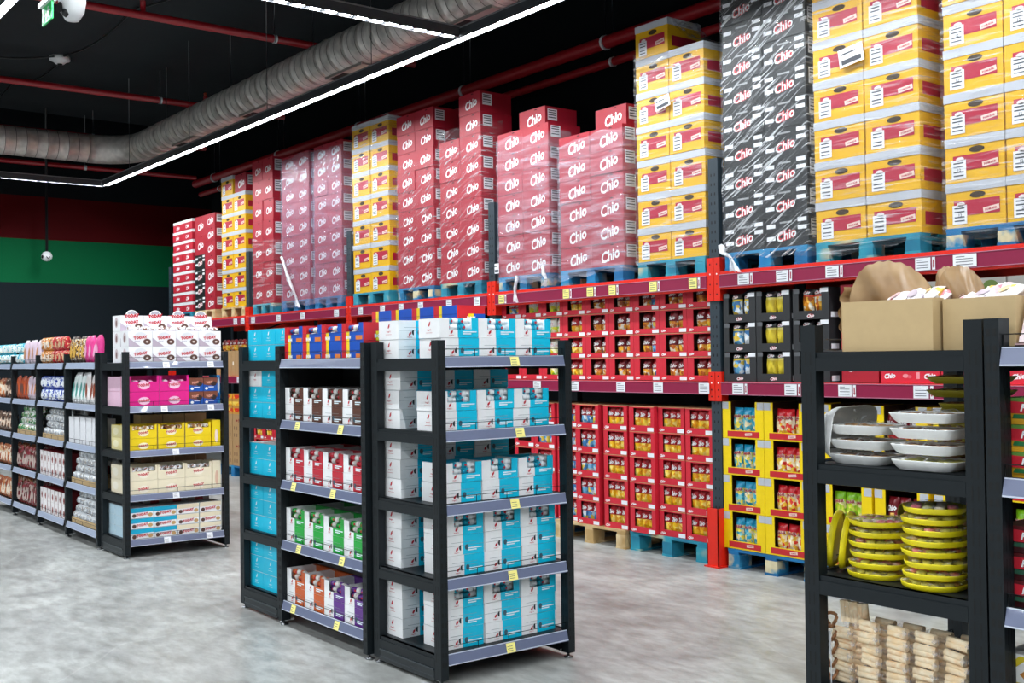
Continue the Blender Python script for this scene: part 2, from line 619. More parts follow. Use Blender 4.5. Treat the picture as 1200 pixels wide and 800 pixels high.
# ------------------------------------------------------------------ ceiling gadgets
t = empty('security_camera', (-6.17, 1.78, 3.47))
WP = M('e9ebed', 0.35)
b = MB(); b.lathe([(0.0, .04), (.035, .045), (.062, .09), (.072, .15), (.07, .17)], WP, 24)
b.build('dome_shroud', t)
b = MB(); b.lathe([(.076, .17), (.08, .18), (.08, .25), (.07, .27), (0, .27)], WP, 24); b.build('housing', t)
b = MB(); b.tube([(0, 0, .27), (0, 0, H - 3.475)], .018, WP, 10); b.build('pole', t)
b = MB(); b.disc((0.02, -.072, .10), .025, .03, SLOT, u=(.9, .4, 0)); b.lathe([(0.0, .0), (.02, .012), (.024, .04), (0, .045)], BLK, 12, c=(.02, -.04, .05)); b.build('lens', t)
tag(t, 'white dome security camera hanging beside the green exit sign', 'security camera')
t = empty('exit_sign', (-8.435, 2.26, 4.155))
t.scale = (1.15, 1, .66)
b = MB(); b.box(-.11, .11, -.006, .006, 0, .2, M('1a9c4e', .4, em=0.3)); b.build('sign_panel', t)
b = MB()
for s_ in (-1, 1):
    y = s_ * .0075
    b.poly([(-.09, y, .03), (-.06, y, .03), (-.06, y, .17), (-.09, y, .17)], WHITE)
    b.disc((.03, y, .155), .014, .016, WHITE)
    b.poly([(.0, y, .08), (.045, y, .08), (.05, y, .135), (.01, y, .135)], WHITE)
    b.poly([(.0, y, .08), (.02, y, .08), (-.015, y, .03), (-.035, y, .035)], WHITE)
    b.poly([(.03, y, .085), (.048, y, .08), (.07, y, .03), (.052, y, .03)], WHITE)
    b.poly([(.045, y, .12), (.05, y, .135), (.085, y, .11), (.08, y, .098)], WHITE)
    b.poly([(-.05, y, .09), (-.02, y, .11), (-.02, y, .1), (-.04, y, .075)], WHITE)
b.build('running_figure', t)
b = MB(); b.box(-.12, .12, -.03, .03, .2, .25, WP); b.build('housing', t)
b = MB(); b.tube([(0, 0, .25), (0, 0, (H - 4.16) / .66)], .008, WP, 8); b.build('rod', t)
tag(t, 'green and white running figure exit sign hanging from white bar', 'exit sign')
t = empty('smoke_detector', (-16.2, 4.5, H - .0))
b = MB(); b.lathe([(0, -.1), (.06, -.1), (.09, -.07), (.14, -.05), (.14, -.0), (0, 0)], WP, 20); b.build('detector_body', t)
b = MB(); b.lathe([(0, -.115), (.03, -.115), (.035, -.1), (0, -.1)], SLOT, 12); b.build('sensor', t)
tag(t, 'small white ceiling detector where two black cables meet', 'detector')
t = empty('security_camera', (-19.55, 5.2, 3.4))
b = MB(); b.lathe([(0, -.0), (.05, .01), (.085, .05), (.09, .09), (.06, .15), (0, .17)], WP, 20); b.build('housing', t)
b = MB(); b.disc((.085, 0, .07), .03, .03, SLOT, u=(0, 1, 0)); b.disc((.04, -.082, .07), .03, .03, SLOT, u=(1, .3, 0)); b.build('lens', t)
b = MB(); b.tube([(0, 0, .165), (0, 0, H - 3.4)], .022, BLK, 10); b.build('pole', t)
tag(t, 'small white round camera on black pole before the striped wall', 'security camera')


def cable(pts, label):
    b = MB()
    out = []
    for i in range(len(pts) - 1):
        for k in range(8):
            f = k / 8
            p = Vector(pts[i]).lerp(Vector(pts[i + 1]), f)
            p.z -= .10 * math.sin(PI * f)
            out.append(p)
    out.append(Vector(pts[-1]))
    b.tube(out, .014, BLK, 6)
    tag(b.build('ceiling_cable'), label, 'cable')


cable([(-6.5, 5.0, H - .03), (-10.5, 5.0, H - .03), (-13.4, 4.6, H - .03), (-16.0, 4.5, H - .03)], 'black sagging cable running from the detector over the red pipe')
cable([(-16.1, 4.4, H - .03), (-16.3, 3.0, H - .03), (-16.5, 1.6, H - .03)], 'black ceiling cable going left of the white detector')
cable([(-16.3, 4.55, H - .03), (-18.0, 4.3, H - .03), (-19.8, 4.2, H - .03)], 'black ceiling cable going to the striped wall')

# ------------------------------------------------------------------ pallet racking
YF = 6.60
UP = [-17.66, -14.66, -11.76, -8.87, -5.93, -3.00]


def upright(x):
    t = empty('rack_upright', (x, YF + .045, 0))
    b = MB()
    b.box(-.05, .05, -.035, .035, 0, 3.22, BLUEST)
    z = .3
    while z < 3.15:
        for s_ in (-.018, .018):
            b.poly([(s_ - .006, -.0355, z), (s_ + .006, -.0355, z), (s_ + .004, -.0355, z + .022), (s_ - .004, -.0355, z + .022)], SLOT)
        z += .075
    b.build('front_post', t)
    b = MB(); b.box(-.05, .05, 1.03, 1.10, 0, 3.22, BLUEST); b.build('rear_post', t)
    b = MB()
    zz = .25
    while zz < 3.0:
        b.tube([(0, .03, zz), (0, 1.04, zz + .35)], .014, BLUEST, 6)
        zz += .45
    b.build('lacing', t)
    for z0, z1 in ((1.30, 1.53), (2.09, 2.43)):
        b = MB()
        b.box(-.068, -.003, -.046, -.036, z0, z1, RORG); b.box(.003, .068, -.046, -.036, z0, z1, RORG)
        b.box(-.068, -.052, -.04, .03, z0, z1, RORG); b.box(.052, .068, -.04, .03, z0, z1, RORG)
        for k in (.15, .38, .62, .85):
            for s_ in (-.035, .035):
                b.disc((s_, -.0468, z0 + (z1 - z0) * k), .007, .007, WHITE if k > .6 and k < .7 else SLOT, n=8)
        b.build('beam_connector', t)
    b = MB()
    b.box(-.054, -.0505, -.10, .12, 0.01, .46, RORG); b.box(-.054, .054, -.10, -.09, 0.01, .46, RORG); b.box(.0505, .054, -.10, .12, .01, .46, RORG)
    b.box(-.075, .075, -.12, .12, 0.0, .01, RORG); b.build('post_guard', t)
    return t


for x, lb in zip(UP, ('far end red and blue-grey rack upright by the striped wall', 'rack upright behind the stacked cyan boxes', 'rack upright between far yellow stack and film wrapped red stack',
                      'rack upright between the two banks of red carton stacks', 'rack upright beside the wrapped black carton stack with red foot guard', 'rack upright nearest the right edge, beyond the last yellow stack')):
    tag(upright(x), lb, 'rack upright', 'pallet rack uprights')


def ptag(b, x, z, y, wd, h, mat, lines=True, arrow=False):
    b.box(x, x + wd, y - .002, y, z, z + h, mat)
    if lines:
        for k in (.18, .4, .62, .8):
            b.box(x + wd * .12, x + wd * (.5 if k > .7 else .85), y - .003, y - .002, z + h * k, z + h * k + .004, INK)
    if arrow:
        b.box(x + wd + .012, x + wd + .034, y - .002, y, z, z + h, PAPER)
        b.box(x + wd + .019, x + wd + .027, y - .003, y - .002, z + h * .3, z + h * .8, REDD)
        b.poly([(x + wd + .015, y - .003, z + h * .32), (x + wd + .023, y - .003, z + h * .12), (x + wd + .031, y - .003, z + h * .32)], REDD)


def beam(x0, x1, lv, tags, label, mat):
    zb, zt = ((2.175, 2.318), (1.352, 1.452))[lv]
    t = empty('rack_rail', ((x0 + x1) / 2, YF, 0))
    hw = (x1 - x0) / 2 - .0695
    b = MB(); b.box(-hw, hw, .0, .05, zb, zt, RORG); b.build('front_beam', t)
    b = MB(); b.box(-hw, hw, 1.07, 1.12, zb, zt, RORG); b.build('rear_beam', t)
    b = MB(); b.box(-hw, hw, -.009, -.001, zb + (.022 if lv == 0 else 0.004), zb + (.112 if lv == 0 else .092), LANE); b.box(-hw, hw, -.012, -.001, zb + (.112 if lv == 0 else .092), zb + (.117 if lv == 0 else .097), M('b9798f', .4))
    b.box(-hw, hw, -.012, -.001, zb + (.017 if lv == 0 else -.001), zb + (.022 if lv == 0 else .004), M('b9798f', .4))
    ln = b.build('price_lane', t)
    for (tx, wd, mm, ar) in tags:
        b = MB(); ptag(b, tx - (x0 + x1) / 2, zb + (.025 if lv == 0 else .006), -.0125, wd, .082, mm, arrow=ar); b.build('price_tag', ln)
    if lv == 1:
        b = MB(); b.box(-hw, hw, .055, 1.06, zt - .03, zt - .004, M('3c3f44', .6, .3)); b.build('deck', t)
    else:
        for k in range(5):
            xx = -hw + (2 * hw) * (k + .5) / 5
            b = MB(); b.box(xx - .03, xx + .03, .055, 1.065, zt - .05, zt - .006, RORG); b.build('cross_bar', t)
    tag(t, label, 'rack beam', 'red pallet rack beams')


def tgs(xs, wd, mm, ar):
    return [(x, wd, mm, ar) for x in xs]


beam(UP[4], UP[5], 0, tgs((-5.67, -5.30, -4.86, -4.15), .11, PAPER, True) + [(-3.88, .16, WHITE, False)], 'red upper rack beam with white tags below black carton stack', 0)
beam(UP[3], UP[4], 0, tgs((-8.73, -8.07, -7.60, -7.27, -6.75, -6.25), .085, TAGY, True)[:1] + tgs((-7.75, -7.42, -7.13, -6.63, -6.18), .085, TAGY, True), 'red upper rack beam with yellow tags under plain red stacks', 0)
beam(UP[2], UP[3], 0, tgs((-11.5, -11.0, -10.6, -10.2, -9.65, -9.15), .10, PAPER, False), 'red upper rack beam with white tags behind blue and red boxes', 0)
beam(UP[1], UP[2], 0, tgs((-14.5, -13.7, -13.0, -12.1), .12, PAPER, False), 'red upper rack beam above the stacked cyan boxes', 0)
beam(UP[0], UP[1], 0, tgs((-16.9, -16.0, -15.1, -14.85), .12, PAPER, False), 'red upper rack beam under the farthest stacks', 0)
beam(UP[4], UP[5], 1, tgs((-5.74, -5.24, -4.77, -4.18), .11, PAPER, True), 'red lower rack beam with white tags below the black displays', 1)
beam(UP[3], UP[4], 1, tgs((-8.2, -7.66, -7.05, -6.6, -6.09), .11, PAPER, False), 'red lower rack beam between two banks of red crisp displays', 1)
beam(UP[2], UP[3], 1, tgs((-11.0, -10.0), .11, PAPER, False), 'red lower rack beam mostly hidden behind the middle gondola', 1)
beam(UP[1], UP[2], 1, tgs((-14.2, -13.0), .11, PAPER, False), 'red lower rack beam behind the far cyan box end', 1)
beam(UP[0], UP[1], 1, tgs((-15.9, -15.0), .11, PAPER, False), 'red lower rack beam above the brown far cartons', 1)

# ------------------------------------------------------------------ pallets
PBL = blotch('worn_blue_pallet_paint', ['0d5d8f', '0f6ea6', '1680b0', '7f8f86'], 2.2, .75, .3, 'NOISE')
PTL = blotch('teal_pallet_paint', ['146a86', '1d86a0', '2b93a6', 'b9b08a'], 2.5, .75, .3, 'NOISE')
PNW = blotch('raw_pallet_wood', ['b08f5c', 'cbb083', 'dcc69c'], 5, .85, .3, 'NOISE')
PMX = blotch('chipped_pallet_paint', ['16618c', '1b7ba6', 'c9bd98', 'd8cda8'], 6, .8, .4, 'NOISE')


def make_pallet(mat, mb_, wd, h, d=.98):
    def fn():
        t = empty('pallet', (0, 0, 0))
        b = MB()
        for k in range(5):
            y = (d - .14) * k / 4
            b.box(-wd / 2, wd / 2, y, y + .12, h - .022, h, mat)
        for s_ in (-1, 0, 1):
            xc = s_ * (wd / 2 - .055)
            b.box(xc - .05, xc + .05, 0, d - .02, h - .044, h - .0225, mat)
        b.build('top_deck', t)
        for s_ in (-1, 0, 1):
            xc = s_ * (wd / 2 - .06)
            for y in (.0, d / 2 - .07, d - .16):
                b = MB(); b.box(xc - .055, xc + .055, y, y + .14, .018, h - .045, mb_); b.build('block', t)
        for s_ in (-1, 0, 1):
            xc = s_ * (wd / 2 - .06)
            b = MB(); b.box(xc - .06, xc + .06, -.0, d - .02, 0, .0175, mat); b.build('runner', t)
        return t
    return fn


_pal = {}


def pallet(x, y, z, wd, kind, label, h=.138):
    k = (round(wd, 2), kind, h)
    if k not in _pal:
        mt = {'blue': (PBL, PBL), 'teal': (PTL, PTL), 'wood': (PNW, PNW), 'mix': (PBL, PMX)}[kind]
        _pal[k] = Proto(make_pallet(mt[0], mt[1], wd, h))
    return _pal[k].put((x, y, z), 0, label, 'pallet', 'wooden pallets under the stacks')


# ------------------------------------------------------------------ stacked cartons
_red_out = M('e23440', .45)


def side_label(b, xs, d, h, s_=1):
    # white shipping label on the side face near the front
    y0, y1 = -d / 2 + .03, -d / 2 + .15
    z0, z1 = h * .34, h * .88
    x = xs
    pts = [(x, y0, z0), (x, y1, z0), (x, y1, z1), (x, y0, z1)]
    b.poly(pts if s_ > 0 else pts[::-1], PAPER)
    for k in (.2, .42, .64, .82):
        zz = z0 + (z1 - z0) * k
        xx = x + .0008 * s_
        b.poly([(xx, y0 + .01, zz), (xx, y1 - .015, zz), (xx, y1 - .015, zz + .01), (xx, y0 + .01, zz + .01)], INK)


def red_carton(wd, h, d, pos=0.08, ts=.085):
    def fn():
        b = MB()
        b.box(-wd / 2, wd / 2, -d / 2, d / 2, 0, h, M('a6172c', .5), top=M('9c1c30', .6))
        y = -d / 2 - .0012
        b.text('Chio', (wd * pos, y, h * .47), ts, WHITE, shear=.2, bold=.03, rot=R(12), res=2, maxw=wd * .56)
        b.disc((wd * (pos + .06), y, h * .9), .022, h * .055, M('3a0a12', .8), n=8, a1=PI)
        b.box(-wd / 2, wd / 2, y + .0004, -d / 2, 0, .003, M('8d1424', .6))
        side_label(b, wd / 2 + .001, d, h)
        return b.build('red_carton')
    return fn


def yellow_carton(wd, h, d, num=None):
    Y_ = M('e3ad0c', .45)
    RP = M('b01738', .45)

    def fn():
        b = MB()
        hb = h * .80
        b.box(-wd / 2 + .004, wd / 2 - .004, -d / 2 + .004, d / 2, 0, hb, Y_)
        b.box(-wd / 2, wd / 2, -d / 2, d / 2, hb, h, GREY)
        y = -d / 2 + .002
        x0, x1 = -wd * .36, wd * .40
        b.poly([(x0, y, h * .26), (x1, y, h * .26), (x1, y, h * .60), (x0, y, h * .60)], RP)
        b.disc((wd * .04, y, h * .70), wd * .13, h * .07, M('3b2a14', .8))
        b.poly([(x0 - .01, y - .001, h * .08), (x0 + wd * .22, y - .001, h * .08), (x0 + wd * .22, y - .001, h * .50), (x0 - .01, y - .001, h * .50)], PAPER)
        b.disc((x0 + wd * .12, y - .001, h * .52), wd * .07, h * .05, M('e3d6d6', .5), n=10)
        for k in (.14, .22, .34, .42):
            b.poly([(x0 + .004, y - .002, h * k), (x0 + wd * .18, y - .002, h * k), (x0 + wd * .18, y - .002, h * k + .008), (x0 + .004, y - .002, h * k + .008)], INK)
        if num: b.text(num, (x0 + wd * .11, y - .0024, h * .28), h * .07, INK, bold=.02, res=1)
        b.cbox((wd * .26, y - .001, h * .36), wd * .26, .001, h * .11, M('eccfc4', .5), Matrix.Rotation(R(-8), 3, 'Y'))
        b.text('POM-BÄR', (wd * .26, y - .0022, h * .36), h * .06, RP, bold=.03, rot=R(8), res=1, maxw=wd * .22)
        b.poly([(wd / 2 - .003, -d / 2 + .05, h * .2), (wd / 2 - .003, d / 2 - .05, h * .2), (wd / 2 - .003, d / 2 - .05, h * .5), (wd / 2 - .003, -d / 2 + .05, h * .5)], RP)
        return b.build('yellow_carton')
    return fn


def black_carton(wd, h, d):
    def fn():
        b = MB()
        b.box(-wd / 2, wd / 2, -d / 2, d / 2, 0, h, M('1b1d1f', .4))
        y = -d / 2 - .001
        for k, (xx, zz) in enumerate(((-.36, .72), (.36, .60), (-.36, .30), (.36, .86))):
            b.poly([(wd * xx - .04, y, h * zz - .012), (wd * xx + .04, y, h * zz - .012), (wd * xx + .04, y, h * zz + .018), (wd * xx - .04, y, h * zz + .018)], PAPER)
        b.box(-wd / 2, wd / 2, y + .0004, -d / 2, 0, .003, SLOT)
        b.text('Chio', (.0, y, h * .40), .078, RED, shear=.2, bold=.10, rot=R(12))
        b.text('Chio', (.0, y - .001, h * .40), .07, WHITE, shear=.2, bold=.02, rot=R(12))
        b.box(-.06, .05, y - .001, y, h * .80, h * .86, M('9a9c9e', .5))
        side_label(b, wd / 2 + .001, d, h)
        return b.build('black_carton')
    return fn


def flat_tray(wd, h, d):
    def fn():
        b = MB()
        b.box(-wd / 2, wd / 2, -d / 2, d / 2, 0, h * .70, M('b81c30', .5))
        b.box(-wd / 2 - .002, wd / 2 + .002, -d / 2 - .002, d / 2, h * .70, h * .97, M('dcdcdc', .6))
        b.text('Chio', (0, -d / 2 - .001, h * .35), h * .34, WHITE, shear=.2, bold=.04, rot=R(8))
        return b.build('flat_red_tray')
    return fn


STACKS = [  # x0, x1, kind, column counts, layer height, name
    (-17.54, -16.72, 'flat', (9, 9), .163, 'farthest stack of flat trays'),
    (-16.62, -15.84, 'mixed', (6, 7), .208, 'far stack with black lower cartons'),
    (-15.60, -14.76, 'yellow', (7, 6), .275, 'far yellow stack by the second upright'),
    (-14.50, -13.85, 'red', (7, 7), .286, 'far narrow stack of tall red cartons'),
    (-13.58, -12.80, 'red', (9, 9), .213, 'first of two pinkish wrapped far stacks'),
    (-12.66, -11.95, 'red', (9, 9), .213, 'second of two pinkish wrapped far stacks'),
    (-11.68, -10.85, 'yellow', (7, 7), .288, 'yellow stack between red far stacks'),
    (-10.66, -9.92, 'red', (9, 9), .215, 'nine-layer red stack beside yellow stack'),
    (-9.80, -9.05, 'red', (7, 9), .215, 'stepped red stack by grey upright'),
    (-8.77, -7.98, 'red', (7, 7), .203, 'first wide red stack right of upright'),
    (-7.82, -6.97, 'red', (6, 6), .205, 'second wide red stack, six layers'),
    (-6.80, -6.02, 'yellow', (7, 6), .288, 'stepped yellow stack left of black stack'),
    (-5.83, -5.03, 'black', (10, 10), .222, 'black stack wrapped in film'),
    (-4.97, -4.12, 'yellow', (8, 8), .290, 'tall yellow stack right of black stack'),
    (-3.95, -3.13, 'yellow', (8, 8), .290, 'last yellow stack at the right edge'),
]
ZB = 2.319
pk = ['teal', 'wood', 'wood', 'teal', 'blue', 'blue', 'teal', 'mix', 'teal', 'mix', 'blue', 'teal', 'blue', 'teal', 'mix']
DC = .40
FILMS = {}
for si, (x0, x1, kind, cols, lh, nm) in enumerate(STACKS):
    wd = (x1 - x0) / 2
    pallet((x0 + x1) / 2, YF + .016, ZB, x1 - x0 - .012, pk[si], pk[si].replace('mix', 'chipped blue').replace('wood', 'bare wood') + ' pallet under the ' + nm)
    z0 = ZB + .139
    protos = {}
    for ci, n in enumerate(cols):
        z = z0
        for k in range(n):
            kk, hh = kind, lh
            if kind == 'mixed':
                if ci == 0: kk, hh = ('black', .215) if k < 4 else ('red', .298)
                else: kk = 'red'
            if kind == 'mixed' and ci == 0 and k == 6: break
            key = (kk, round(hh, 3))
            if key not in protos:
                f = {'red': lambda: red_carton(wd - .004, hh - .002, DC, ts=.1 if wd > .39 else .09), 'yellow': lambda: yellow_carton(wd - .004, hh - .002, DC, '12' if si == 14 else None),
                     'black': lambda: black_carton(wd - .004, hh - .002, DC), 'flat': lambda: flat_tray(wd - .006, hh - .002, DC)}[kk]()
                protos[key] = Proto(f)
            jx = random.uniform(-.001, .001) if kk != 'yellow' else 0
            xx = x0 + wd * (ci + .5) + jx
            yy = YF + .02 + DC / 2 + random.uniform(0, .01)
            cl = {'red': 'red carton', 'yellow': 'yellow carton', 'black': 'black carton', 'flat': 'flat red tray'}[kk]
            protos[key].put((xx, yy, z), 0, f"{cl}, {nth(k, n)} in the {'left' if ci == 0 else 'right'} column, {nm}", 'carton', 'cartons in the ' + nm)
            z += hh
    FILMS[si] = (x0, x1, z0, z0 + lh * max(cols), cols, lh)
# loose cartons on top of the two wide red stacks
for (xc, zt, nm, si) in ((-8.36, None, 'first', 9), (-7.24, None, 'second', 10)):
    x0, x1, z0, z1, cols, lh = FILMS[si]
    Proto(red_carton(.40, .2, DC, ts=.1)).put((xc, YF + .34, z1 + .001), 0, f'single red carton on top of the {nm} wide red stack', 'carton')
# one red carton beside the top yellow box far away
x0, x1, z0, z1, cols, lh = FILMS[2]
Proto(red_carton(.38, .26, DC, ts=.1)).put((x1 - .21, YF + .25, z0 + 6 * lh + .001), 0, 'red carton topping the right column of far yellow stack', 'carton')


def wrap(si, mat, zlo, zhi, label, side=.30, amp=.006, skew=0.0):
    """stretch film pulled round the front and both sides of a stack"""
    x0, x1, z0, z1, cols, lh = FILMS[si]
    z0, z1 = z0 + zlo, z0 + zhi
    g = .012
    xa, xb = x0 - g, x1 + g
    ya, yb = YF + .0, YF + side
    rnd = random.Random(si * 13 + 5)
    ph = [rnd.uniform(0, 6.28) for _ in range(8)]
    nu, nv = 40, 60

    def fn(u, v):
        L1 = side; L2 = xb - xa
        s_ = u * (2 * L1 + L2)
        z = z0 + v * (z1 - z0)
        wr = amp * (math.sin(9 * v * 6 + 4 * s_ + ph[0]) + math.sin(31 * v + 7 * s_ * 3 + ph[1]) + .6 * math.sin(77 * v - 11 * s_ + ph[2])) / 2.6
        if s_ < L1: x, y = xa + wr * .5, yb - s_
        elif s_ < L1 + L2: x, y = xa + (s_ - L1), ya + wr
        else: x, y = xb + wr * .5, ya + (s_ - L1 - L2)
        edge = .02 * math.sin(5 * s_ + ph[3]) + .012 * math.sin(17 * s_ + ph[4])
        if v < .02 or v > .98: z += edge
        z += skew * (s_ / (2 * L1 + L2) - .5) * (1 if v > .5 else .2)
        return (x, y, z)
    b = MB(); b.grid(fn, nu, nv, mat)
    return tag(b.build('stretch_film'), label, 'stretch film', 'stretch film round the pallet stacks')


FR = film_mat('film_light', .03, .5, lo=.52, hi=.76, sz=40)
FP = film_mat('film_milky', .10, .40, lo=.42, hi=.72, sz=22, tint='dfe0ee')
FB = film_mat('film_shiny_slanted', .04, .7, lo=.54, hi=.70, sx=4, sz=60, ang=R(32), tint='f4f6fa')
FV = film_mat('film_lavender', .20, .42, lo=.35, hi=.75, sz=16, tint='b7a9c4')
FW = film_mat('film_bottom_band', .35, .85, lo=.4, hi=.62, sz=80, tint='dfe6ef')
FD = film_mat('film_slanted_faint', .03, .55, lo=.55, hi=.72, sx=6, sz=60, ang=R(25))
wrap(3, FR, -.06, .9, 'clear stretch film low on the far tall red cartons')
wrap(4, FV, -.09, 1.88, 'milky film wrapped round the first pinkish far stack')
wrap(5, FV, -.08, 1.86, 'milky film wrapped round the second pinkish far stack')
wrap(6, FR, .5, 2.0, 'faint film round the upper far yellow stack')
wrap(7, FD, -.03, 1.4, 'glinting film round the nine-layer red stack')
wrap(8, FD, -.03, 1.62, 'glinting film round the stepped red stack')
wrap(9, FP, -.07, 1.35, 'cloudy film round the first wide red stack')
wrap(10, FP, -.07, 1.18, 'cloudy film round the second wide red stack')
wrap(11, FR, -.05, 1.74, 'film with a slip label round stepped yellow stack', skew=-.05)
wrap(12, FB, -.06, 2.2, 'heavily creased shiny film round the black stack', amp=.010)
wrap(13, FR, -.08, 2.3, 'film round the tall yellow stack right of black')
wrap(14, FR, -.09, 2.3, 'film round the last yellow stack')
x0, x1, z0, z1, cols, lh = FILMS[11]
b = MB()
xm = (x0 + x1) / 2
b.grid(lambda u, v: (xm + .005 + (x1 - xm) * v, YF + .03 + .36 * u + .006 * math.sin(20 * v), z0 + 7 * lh - (lh - .012) * (v ** .8) - .05 * math.sin(PI * v)), 6, 16, film_mat('film_tent', .10, .7, sx=8, sz=40, ang=R(-35)))
tag(b.build('stretch_film'), 'film stretched slanting from the top yellow box down right', 'stretch film', 'stretch film round the pallet stacks')
# loose tail of film at the black stack and hanging wisps
TAIL = film_mat('film_tail', .75, .97, sx=30, sz=30, tint='f3f5f8')


def tail(x, z, pts, wd, label):
    b = MB()
    P = [Vector((x, YF - .03, z)) + Vector(p) for p in pts]

    def fn(u, v):
        k = v * (len(P) - 1); i = min(int(k), len(P) - 2); p = P[i].lerp(P[i + 1], k - i)
        return p + Vector(((u - .5) * wd * (1 + .5 * math.sin(7 * v)), .02 * math.sin(9 * u + 5 * v), .01 * math.sin(12 * u)))
    b.grid(fn, 6, 16, TAIL)
    tag(b.build('film_tail'), label, 'stretch film')


tail(-5.80, 2.46, [(-.02, 0, .06), (.0, -.01, 0), (.10, -.02, -.05), (.14, -.02, -.16)], .06, 'crumpled white tail of film hanging below the black stack')
tail(-8.0, 2.45, [(-.02, 0, .07), (.0, -.01, 0), (.06, -.02, -.06), (.02, -.02, -.12)], .025, 'short white film wisp below the first wide red stack')
tail(-13.0, 2.50, [(-.5, 0, .55), (-.25, -.01, .2), (-.05, -.02, 0), (.0, -.02, -.14)], .045, 'twisted white film rope down the first pinkish stack')
tail(-8.42, 2.40, [(0, 0, .05), (.01, -.01, 0), (.0, -.02, -.08), (.01, -.02, -.2)], .02, 'thin film strand hanging over the yellow tagged beam')
# slip labels stuck to the film
for (x, z, wd, h, rz, lb) in ((-6.45, 3.76, .17, .10, 10, 'white shipping label stuck on the stepped yellow stack film'), (-4.62, 3.74, .2, .13, 8, 'white shipping label stuck on tall yellow stack film'),
                              (-3.62, 3.99, .25, .12, 8, 'white shipping label on the last yellow stack film'), (-8.76, 2.55, .07, .10, 0, 'small white label low on first wide red stack')):
    b = MB(); Mr = Matrix.Rotation(R(-rz), 3, 'Y')
    b.cbox((0, 0, 0), wd, .002, h, PAPER, Mr)
    b.cbox(Mr @ Vector((.0, -.002, -h * .25)), wd * .8, .001, h * .25, INK, Mr)
    b.cbox(Mr @ Vector((-.02, -.002, h * .2)), wd * .6, .001, h * .08, INK, Mr)
    tag(b.build('shipping_label', loc=(x, YF - .012, z)), lb, 'label')


# ------------------------------------------------------------------ bags of crisps
CHIPS = blotch('printed_crisps', ['f4c11a', 'f7d64a', 'e39a14', 'fae07a'], 38, .35, .5)
CHIPO = blotch('printed_orange_crisps', ['d98a1c', 'b55a1a', 'f0b23a', 'e8e0cc'], 38, .35, .5)
CHIPB = blotch('printed_blue_white_bag', ['6fb4dc', 'e8eef2', '3f7fb8', 'e9c54a'], 30, .35, .5)
CHIPG = blotch('printed_green_bag', ['e6e22a', 'd6e48a', 'f2f0c0', '8fc22a'], 30, .35, .5)
SALM = blotch('printed_puffed_snacks', ['f3dcae', 'f7ecd2', 'e2392f', 'f0c23c'], 45, .35, .5)
SKYB = blotch('printed_sky_snacks', ['1f9fc4', '7cc6cf', 'f0ddb0', 'e8d64c'], 45, .35, .5)
LIME = blotch('printed_lime_snacks', ['9ccb1f', 'd7df52', 'f1e7a8', 'c4d81e'], 45, .35, .5)


def bag(wd, h, dp, low, mid, top, text, tcol, tz=.66, ts=.2, tb=None, rot=6, zt=.52):
    """a pillow bag: printed lower part, band and plain crimped head"""
    def surf_y(x, z):
        u = min(1, abs(x) / (wd / 2)); v = min(1, abs(z / h * 2 - 1))
        return -dp / 2 * (1 - u ** 2.6) ** .6 * (1 - v ** 3.2) ** .7

    def fn():
        b = MB()
        nu, nv = 10, 12
        def mt(u, v):
            return low if v < zt - .06 else (mid if v < zt else top)
        rnd = random.Random(len(text) + int(wd * 1000))
        ph = rnd.uniform(0, 6)
        for s_ in (1, -1):
            def f2(u, v, s_=s_):
                if s_ < 0: u = 1 - u
                x = (u - .5) * wd; z = v * h
                y = surf_y(x, z) * s_
                y += .004 * math.sin(14 * u + ph) * math.sin(9 * v) * (1 if 0.05 < v < .95 else 0)
                x *= 1 - .05 * math.sin(PI * v)
                return (x, y, z)
            b.grid(f2, nu, nv, mt)
        if text:
            if tb:
                b.text(text, (0, 0, h * tz), h * ts, tb, shear=.2, bold=.11, rot=R(rot), res=1, maxw=wd * .9, surf=lambda P: Vector((P.x, surf_y(P.x, P.z) - .005, P.z)))
            b.text(text, (0, 0, h * tz), h * ts, tcol, shear=.2, bold=.045, rot=R(rot), res=1, maxw=wd * .84, surf=lambda P: Vector((P.x, surf_y(P.x, P.z) - .0062, P.z)))
        return b.build('crisp_bag')
    return fn


